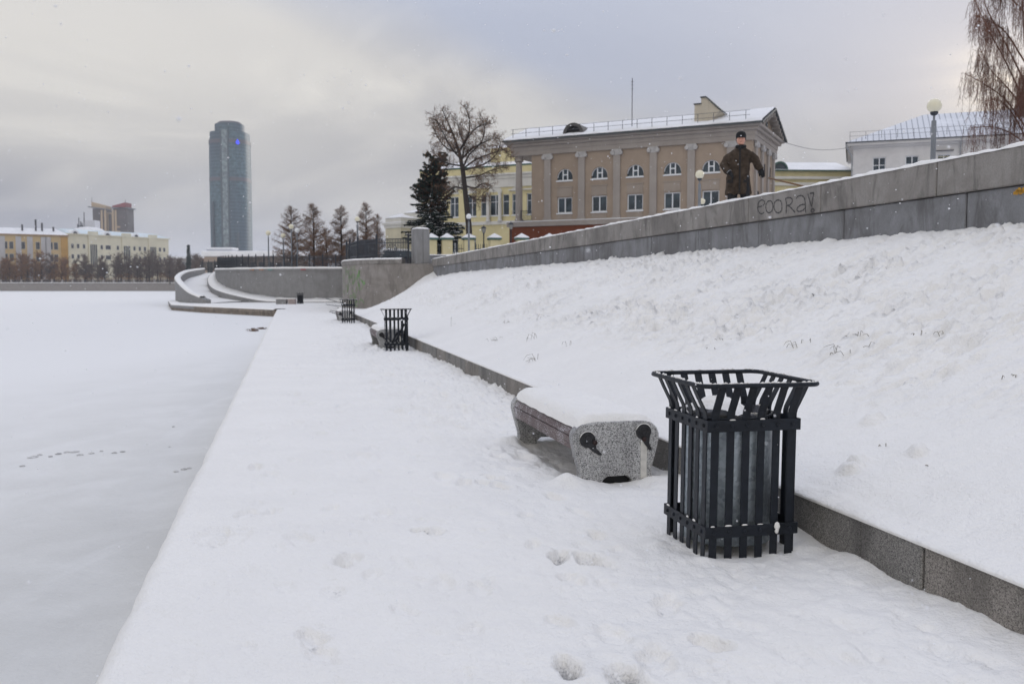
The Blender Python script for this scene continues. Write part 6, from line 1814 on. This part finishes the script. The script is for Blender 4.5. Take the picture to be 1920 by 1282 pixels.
def fill_limb(rn, P, tw, br, every, Lsec, droop, ntw, Ltw, rtw, start=0.15, clump=None, upb=0.2):
    """secondary shoots and twigs along the polyline P"""
    seg = [(P[i],P[i+1]) for i in range(len(P)-1)]; tot = sum((b-a).length for a,b in seg); u = tot*start
    while u < tot:
        q = u
        for a, b in seg:
            l = (b-a).length
            if q <= l: break
            q -= l
        p = a.lerp(b, min(1,q/l)); d = (b-a).normalized()
        o = rvec(rn); o = (o - d*o.dot(d)).normalized()
        dr = (o*0.9 + d*0.5 + Vector((0,0,upb))).normalized()
        L = Lsec*rn.uniform(0.5,1.1)*(1-0.45*u/tot)
        m = p + dr*L*0.5 + Vector((0,0,0.04*L)); e = p + dr*L + Vector((0,0,-droop*L))
        br.tube([p,m,e],[0.02,0.013,0.006],3,caps=False)
        for k in range(ntw):
            f = rn.uniform(0.15,1.0); c = p.lerp(m,f*2) if f < 0.5 else m.lerp(e,f*2-1)
            w = (rvec(rn)+dr*0.6+Vector((0,0,-droop*0.8+0.15))).normalized()
            l2 = Ltw*rn.uniform(0.4,1.1); tip = c+w*l2
            tw.add(c, tip, rtw)
            for z in range(2):
                c2 = c.lerp(tip, rn.uniform(0.3,0.9)); tw.add(c2, c2+(rvec(rn)+w*0.5).normalized()*l2*0.5, rtw*0.8)
            if clump is not None and rn.random() < 0.18:
                for z in range(3): clump.add(tip, tip+rvec(rn)*0.13, 0.018)
        u += every*rn.uniform(0.6,1.4)

# tall bare larch before the mansion
LY = 76.0; base = at(884, 508, LY); mpx = LY/F_PX
def T3(px, py, dy=0.0): return Vector(((px-884)*mpx, dy, (508-py)*mpx))
lt = thing("bare_larch", "tall bare larch with spreading rusty crown before the yellow mansion", "tree", (base.x,base.y,2.75))
rn = random.Random(42)
limbs = [([(868,318),(880,292),(900,266),(907,240),(898,216)],1.2),([(868,318),(895,302),(924,292),(946,286),(956,300)],-1.0),([(871,334),(900,328),(925,318),(950,312)],0.8),
 ([(862,288),(840,277),(820,256),(809,233)],1.0),([(866,312),(845,308),(826,302),(812,285)],-1.2),([(872,348),(890,352),(906,347),(921,352),(908,368)],-0.9),([(873,356),(855,350),(838,354),(824,346)],0.8),
 ([(862,284),(878,258),(882,234),(874,212)],-1.3),([(850,252),(835,246),(822,228),(815,214)],0.5),([(866,300),(884,275),(918,258),(936,252)],1.6),([(866,300),(850,285),(838,262),(826,240)],-1.8),([(869,320),(905,312),(930,300),(940,275)],-1.9),([(873,362),(895,372),(912,368)],1.2),([(866,305),(870,270),(860,240),(855,214)],1.9),([(862,285),(890,250),(915,236),(925,240)],-0.6)]
tm = MB(); tw = Twigs(); cl = Twigs()
tm.tube([T3(885,512),T3(882,470),T3(879,420),T3(874,370),T3(869,325),T3(863,290),T3(851,255),T3(838,225),T3(830,207)],[0.34,0.27,0.25,0.22,0.19,0.14,0.09,0.05,0.02],10)
for pts, dy in limbs:
    P = []
    for k, (x, y) in enumerate(pts):
        f = k/(len(pts)-1); P.append(T3(x+rn.uniform(-2,2)*(k>0), y+rn.uniform(-2,2)*(k>0), dy*1.6*f))
    P = catmull(P, 3); nP = len(P)
    tm.tube(P, [0.075*(1-0.85*i/(nP-1))+0.008 for i in range(nP)], 6)
    fill_limb(rn, P, tw, tm, 0.13, 1.25, 0.12, 13, 0.48, 0.011, 0.12, cl)
fill_limb(rn, [T3(863,290),T3(851,255),T3(838,225),T3(830,207)], tw, tm, 0.13, 1.0, 0.1, 10, 0.4, 0.012, 0.1, cl)
tm.build("trunk", BARK, lt, fix=False)
link("crown", tw.mesh("crown", TWIG), lt); link("needle_tufts", cl.mesh("needle_tufts", LARCHN), lt)

# conical larches beyond the curved wall
def conical_larch(label, px, ptop, Y, wpx, seed, rust=0.5, base_y=480):
    b = at(px, base_y, Y); top = at(px, ptop, Y); z0 = 2.9; H = top.z - z0
    t = thing("conical_larch", label, "tree", (b.x,b.y,z0), 0, "conical larches beyond the curved wall")
    rn = random.Random(seed); tm = MB(); tw = Twigs(); cl = Twigs(); hw = wpx*Y/F_PX/2
    tm.tube([(0,0,-0.3),(0.03,0,H*0.4),(0,0,H*0.8),(0.02,0,H)],[0.16,0.11,0.05,0.012],7)
    z = H*0.12
    while z < H*0.985:
        f = z/H; L = hw*1.12*(1-f)**0.62*rn.uniform(0.6,1.15)*(0.85 if f < 0.2 else 1.0) + 0.15
        a = rn.uniform(0,6.283); d = Vector((math.cos(a),math.sin(a),0)); rise = 0.10+0.55*f
        p0 = Vector((0,0,z)); p1 = p0+d*L*0.5+Vector((0,0,L*rise*0.25)); p2 = p0+d*L+Vector((0,0,L*rise*0.85))
        tm.tube([p0,p1,p2],[0.014*(1-f)+0.006,0.008,0.004],3,caps=False)
        n = int(16+L*34)
        for k in range(n):
            g = rn.uniform(0.12,1.0); c = p0.lerp(p1,g*2) if g < 0.5 else p1.lerp(p2,g*2-1)
            w = (d*0.5+rvec(rn)*1.0+Vector((0,0,0.1))).normalized(); l2 = rn.uniform(0.2,0.75)*(0.5+0.5*(1-f)); tw.add(c,c+w*l2,0.0095); c3 = c+w*l2*0.6; tw.add(c3,c3+(w*0.4+rvec(rn)).normalized()*l2*0.5,0.008)
            if rn.random() < rust*max(0,1.15-1.5*f): cl.add(c, c+(rvec(rn)+Vector((0,0,-0.2))).normalized()*rn.uniform(0.08,0.24), 0.022)
        z += 0.040+0.04*rn.random()
    tm.build("trunk", BARK, t, fix=False); link("crown", tw.mesh("crown", LARCHT), t); link("needle_tufts", cl.mesh("needle_tufts", LARCHN), t)
conical_larch("widest rusty larch, leftmost of the row beyond the curved wall", 547, 388, 100, 78, 1, 0.75)
conical_larch("tall larch with rusty lower branches, second from the left in the row", 588, 382, 98, 70, 2, 0.75)
conical_larch("slender bare larch, third from the left in the row", 640, 386, 100, 58, 3, 0.5)
conical_larch("bare larch behind the globe lamp above the near iron fence", 687, 380, 97, 60, 4, 0.45)
conical_larch("thin larch just left of the cream lodge", 708, 402, 112, 40, 5, 0.4)
conical_larch("low rusty larch filling the gap behind the row", 612, 428, 112, 60, 6, 1.2)
conical_larch("low rusty larch between the third tree and the iron fence", 662, 432, 116, 60, 7, 1.2)

# dark spruce with two tips
sb = at(812, 500, 79.0); k_ = 79.0/F_PX
sp = thing("dark_spruce", "dark spruce with brown cones near its twin tips beside the larch", "tree", (sb.x,sb.y,2.8))
rn = random.Random(12); tm = MB(); nd = Twigs(); cn = Twigs(); sw = Twigs()
HS = at(810,283,79.0).z-2.8
tm.tube([(0,0,-0.2),(0,0,HS*0.5),(-0.35,0,HS*0.93)],[0.22,0.13,0.02],8); tm.tube([(0.05,0,HS*0.6),(0.55,0,HS*0.78),(0.85,0.1,HS*0.96)],[0.08,0.05,0.015],6)
z = 0.5
while z < HS*0.99:
    f = z/HS; hw = 2.95*(1-f)**0.70*(0.9+0.25*math.sin(z*2.1)) + 0.12
    nb = 9 if f < 0.8 else 7
    for j in range(nb):
        a = rn.uniform(0,6.283); d = Vector((math.cos(a),math.sin(a),0)); L = hw*rn.uniform(0.65,1.15)
        cxs = -0.35*max(0,(f-0.5)*2) if (f < 0.6 or rn.random() < 0.5) else 0.1+0.8*max(0,(f-0.6)*2.4)
        p0 = Vector((cxs,0,z)); p1 = p0+d*L*0.55+Vector((0,0,-0.10*L)); p2 = p0+d*L+Vector((0,0,-0.10*L if f < 0.6 else 0.15*L))
        tm.tube([p0,p1,p2],[0.03,0.02,0.008],3,caps=False)
        n = int(18+L*40)
        side = d.cross(Vector((0,0,1)))
        for k in range(n):
            g = rn.uniform(0.08,1.0); c = p0.lerp(p1,g*2) if g < 0.5 else p1.lerp(p2,g*2-1)
            w = (side*rn.choice((-1,1))*rn.uniform(0.3,1)+d*0.7+Vector((0,0,rn.uniform(-0.75,0.15)))).normalized(); l2 = rn.uniform(0.16,0.42)*(1-0.35*f)
            nd.add(c, c+w*l2, rn.uniform(0.045,0.085))
            if f > 0.52 and rn.random() < 0.16: cn.add(c+w*l2*0.6, c+w*l2*0.6+Vector((0,0,-rn.uniform(0.15,0.3))), 0.05)
            if f < 0.62 and rn.random() < 0.055+0.06*(g>0.6): sw.add(c+Vector((0,0,0.05)), c+w*l2*0.9+Vector((0,0,0.07)), 0.05)
    z += 0.17
tm.build("trunk", BARK, sp, fix=False); link("crown", nd.mesh("crown", SPR), sp); link("cones", cn.mesh("cones", CONE), sp); link("branch_snow", sw.mesh("branch_snow", SNOW_FAR), sp)

# weeping birch at the right edge
WB = at(1925, 470, 40.0); q_ = 40.0/F_PX
bt_ = thing("weeping_birch", "weeping birch with hanging reddish twigs at the right edge", "tree", (WB.x,WB.y,2.75))
rn = random.Random(99); tm = MB(); tw = Twigs()
def B3(px, py, dy=0): return Vector(((px-1925)*q_, dy, (510-py)*q_))
tm.tube([B3(1975,515),B3(1970,400),B3(1958,280),B3(1948,160),B3(1938,40),B3(1930,-60)],[0.20,0.17,0.13,0.10,0.07,0.04],9)
bl = [([(1917,270),(1880,215),(1845,185),(1815,165)],0.5),([(1915,230),(1870,150),(1830,90),(1800,38)],-0.4),([(1913,190),(1880,110),(1850,40),(1845,-30)],0.8),([(1910,140),(1930,60),(1950,0)],0.6),([(1917,290),(1885,250),(1850,225),(1822,230)],-0.8),([(1914,200),(1950,150),(1990,120)],-0.5),([(1915,240),(1890,190),(1868,150),(1862,110)],1.2),([(1908,110),(1885,30),(1870,-30)],-1.0),([(1917,300),(1895,275),(1870,262),(1835,262)],0.9),([(1916,255),(1893,215),(1880,190),(1870,178)],-1.5),([(1910,150),(1892,90),(1880,60),(1866,40)],1.7),([(1906,60),(1890,10),(1885,-40)],1.4)]
for pts, dy in bl:
    P = [B3(x,y,dy*1.3*k/(len(pts)-1)) for k,(x,y) in enumerate(pts)]; P = catmull(P,4); nP = len(P)
    tm.tube(P,[0.032*(1-0.9*i/(nP-1))+0.006 for i in range(nP)],5)
    for i in range(3,nP):
        for j in range(11 if pts[-1][0] > 1855 else 6):
            p = P[i-1].lerp(P[i],rn.random()); out = Vector((rn.gauss(-0.12,0.3),rn.gauss(0,0.35),0)); L = rn.uniform(0.7,2.0)
            k1 = p+out*0.5+Vector((0,0,0.10)); pts2 = [p,k1]
            n = 6
            for s in range(1,n): pts2.append(k1+out*0.45*s/n*0.6+Vector((rn.uniform(-.03,.03),rn.uniform(-.03,.03),-L*s/n)))
            tm.tube(pts2,[0.007]+[0.005]*(n-1)+[0.003],3,caps=False)
            for c in range(1,len(pts2)-1):
                for z in range(4):
                    a = pts2[c].lerp(pts2[c+1],rn.random()); w = (rvec(rn)*0.7+Vector((0,0,-0.9))).normalized(); tw.add(a,a+w*rn.uniform(0.12,0.42),0.0050)
tm.cur = 0
tm.build("trunk", [BIRCHT], bt_, fix=False); link("crown", tw.mesh("crown", BIRCHT), bt_)

# bare trees on the far bank: five grown shapes, planted in a row
protos = []
for sd in range(6):
    rn = random.Random(200+sd); tm = MB(); tw = Twigs(); H = 13.5+rn.uniform(-1.5,2.5)
    tm.tube([(0,0,-0.5),(rn.uniform(-.3,.3),0,H*0.45),(rn.uniform(-.5,.5),0,H*0.92)],[0.28,0.18,0.04],5)
    for k in range(34):
        z = H*rn.uniform(0.18,0.9); a = rn.uniform(0,6.283); L = H*0.34*rn.uniform(0.5,1.1)*(1.1-0.55*z/H); d = Vector((math.cos(a),math.sin(a),rn.uniform(0.5,1.3))).normalized()
        p0 = Vector((0,0,z)); p1 = p0+d*L; tm.tube([p0,p0+d*L*0.5+Vector((0,0,.1)),p1],[0.10,0.07,0.03],3,caps=False)
        for j in range(17):
            c = p0.lerp(p1,rn.uniform(0.2,1)); w = (d*0.5+rvec(rn)).normalized(); l2 = rn.uniform(0.6,1.9); tw.add(c,c+w*l2,0.075)
            for q in range(2): c2 = c+w*l2*rn.uniform(.3,.9); tw.add(c2,c2+(w*0.5+rvec(rn)).normalized()*l2*0.5,0.05)
    protos.append((tm.mesh("trunk", BARK, fix=False), [tw.mesh("crown", TWIG_G), tw.mesh("crown", LARCHN)]))
rn = random.Random(55); i = 0; x = -300.0
while x < -100:
    for row in range(2):
        tme, cms = protos[rn.randrange(6)]
        Y = 457+row*12+rn.uniform(-2,3); px = CX + F_PX*x/Y
        rusty = (px < 128 and rn.random() < 0.75) or rn.random() < 0.10
        t = thing("embankment_tree", ("rusty-brown tree" if rusty else "bare grey-brown tree")+" in the row on the far embankment", "tree", (x+rn.uniform(-2,2)+row*2.2, Y, 3.1), rn.uniform(0,6.28), "rusty trees on the far embankment" if rusty else "bare trees on the far embankment")
        s = rn.uniform(0.72,1.12) if px < 140 else rn.uniform(0.68,1.18); t.scale = (s*1.15,s*1.15,s)
        link("trunk", tme, t); link("crown", cms[1 if rusty else 0], t)
    x += 4.0
# clipped brush under them: uncountable
tw = Twigs(); rn = random.Random(66)
for k in range(15000):
    x = rn.uniform(-305,-95); y = 453+rn.uniform(0,16); p = Vector((x,y,3.2+rn.uniform(0,5.0)*(0.65+0.35*math.sin(x*0.35)))); w = (rvec(rn)+Vector((0,0,0.7))).normalized(); tw.add(p,p+w*rn.uniform(0.6,1.8),0.07)
br = link("brushwood", tw.mesh("brushwood", LARCHN)); br["label"] = "dense rusty brushwood under the far embankment trees"; br["category"] = "brush"; stuff(br)
# a small dark conifer near the low hall
fp = at(354, 500, 420.0); z1 = at(354,459,420).z-3.2
fc = thing("far_conifer", "small dark pointed conifer beside the low grey hall across the pond", "tree", (fp.x,fp.y,3.2))
rn = random.Random(5); nd = Twigs(); tm = MB(); tm.tube([(0,0,0),(0,0,z1)],[0.3,0.05],5)
for k in range(1500):
    f = rn.random()**1.3; a = rn.uniform(0,6.283); r = (1.5+0.5*math.sin(f*40))*(1-f)*math.sqrt(rn.random()); p = Vector((r*math.cos(a),r*math.sin(a),z1*f)); nd.add(p,p+Vector((math.cos(a)*.9,math.sin(a)*.9,-.3)),0.13)
tm.build("trunk", BARK, fc, fix=False); link("crown", nd.mesh("crown", SPR), fc)
rn = random.Random(71)
for (px, Y, s, lab) in ((318,440,0.9,"leafless tree left of the small far conifer"),(338,430,1.0,"leafless tree just before the small far conifer"),(372,425,1.1,"leafless tree right of the small far conifer"),(386,300,0.6,"small leafless tree beside the snowy pavilion"),(366,330,0.6,"small leafless tree behind the ramp parapet top")):
    tme, cms = protos[rn.randrange(6)]; p = at(px,500,Y)
    t = thing("embankment_tree", lab, "tree", (p.x,p.y,3.2), rn.uniform(0,6)); t.scale = (s,)*3
    link("trunk", tme, t); link("crown", cms[0], t)

# ------------------------------------------------------------------ falling snow
rn = random.Random(1234); V, Fc = [], []
oct_ = [(1,0,0),(-1,0,0),(0,1,0),(0,-1,0),(0,0,1),(0,0,-1)]; of = [(0,2,4),(2,1,4),(1,3,4),(3,0,4),(2,0,5),(1,2,5),(3,1,5),(0,3,5)]
for k in range(9500):
    Y = 1.3 + 26*rn.random()**0.75
    X = rn.uniform(-0.62,0.62)*Y; Z = 1.5 + rn.uniform(-0.44,0.36)*Y
    if Z < 0.1: continue
    s_, t_ = st((X,Y))
    if t_ > KERB_T and Z < 0.3+0.42*(t_-KERB_T): continue
    r = rn.uniform(0.0012,0.0036)*(1.0 if Y < 6 else 1.55)
    o = len(V); q = rn.uniform(0.5,1.6)
    for x,y,z in oct_: V.append((X+x*r*rn.uniform(.6,1.4)*q, Y+y*r, Z+z*r*rn.uniform(.6,1.4)))
    Fc += [(a+o,b+o,c+o) for a,b,c in of]
me = np_mesh("falling_snow", np.array(V), np.array(Fc), plain("snowflake",(0.9,0.9,0.92,1),0.6,var=0.0), False)
fs_ = link("falling_snow", me); fs_["label"] = "small white snowflakes drifting through the air"; fs_["category"] = "snowflakes"; stuff(fs_)

# ------------------------------------------------------------------ haze
hz = bpy.data.materials.new("haze_air"); hz.use_nodes = True
nt = hz.node_tree; nt.nodes.clear()
ho = nt.nodes.new("ShaderNodeOutputMaterial"); hv = nt.nodes.new("ShaderNodeVolumePrincipled")
hv.inputs["Color"].default_value = (0.86,0.88,0.93,1); hv.inputs["Density"].default_value = 0.00017; hv.inputs["Anisotropy"].default_value = 0.0
nt.links.new(hv.outputs[0], ho.inputs["Volume"])
mb = MB(); mb.box(-2600,2600,-250,6100,-1.6,200)
h_ = mb.build("haze", hz); h_["kind"] = "stuff"
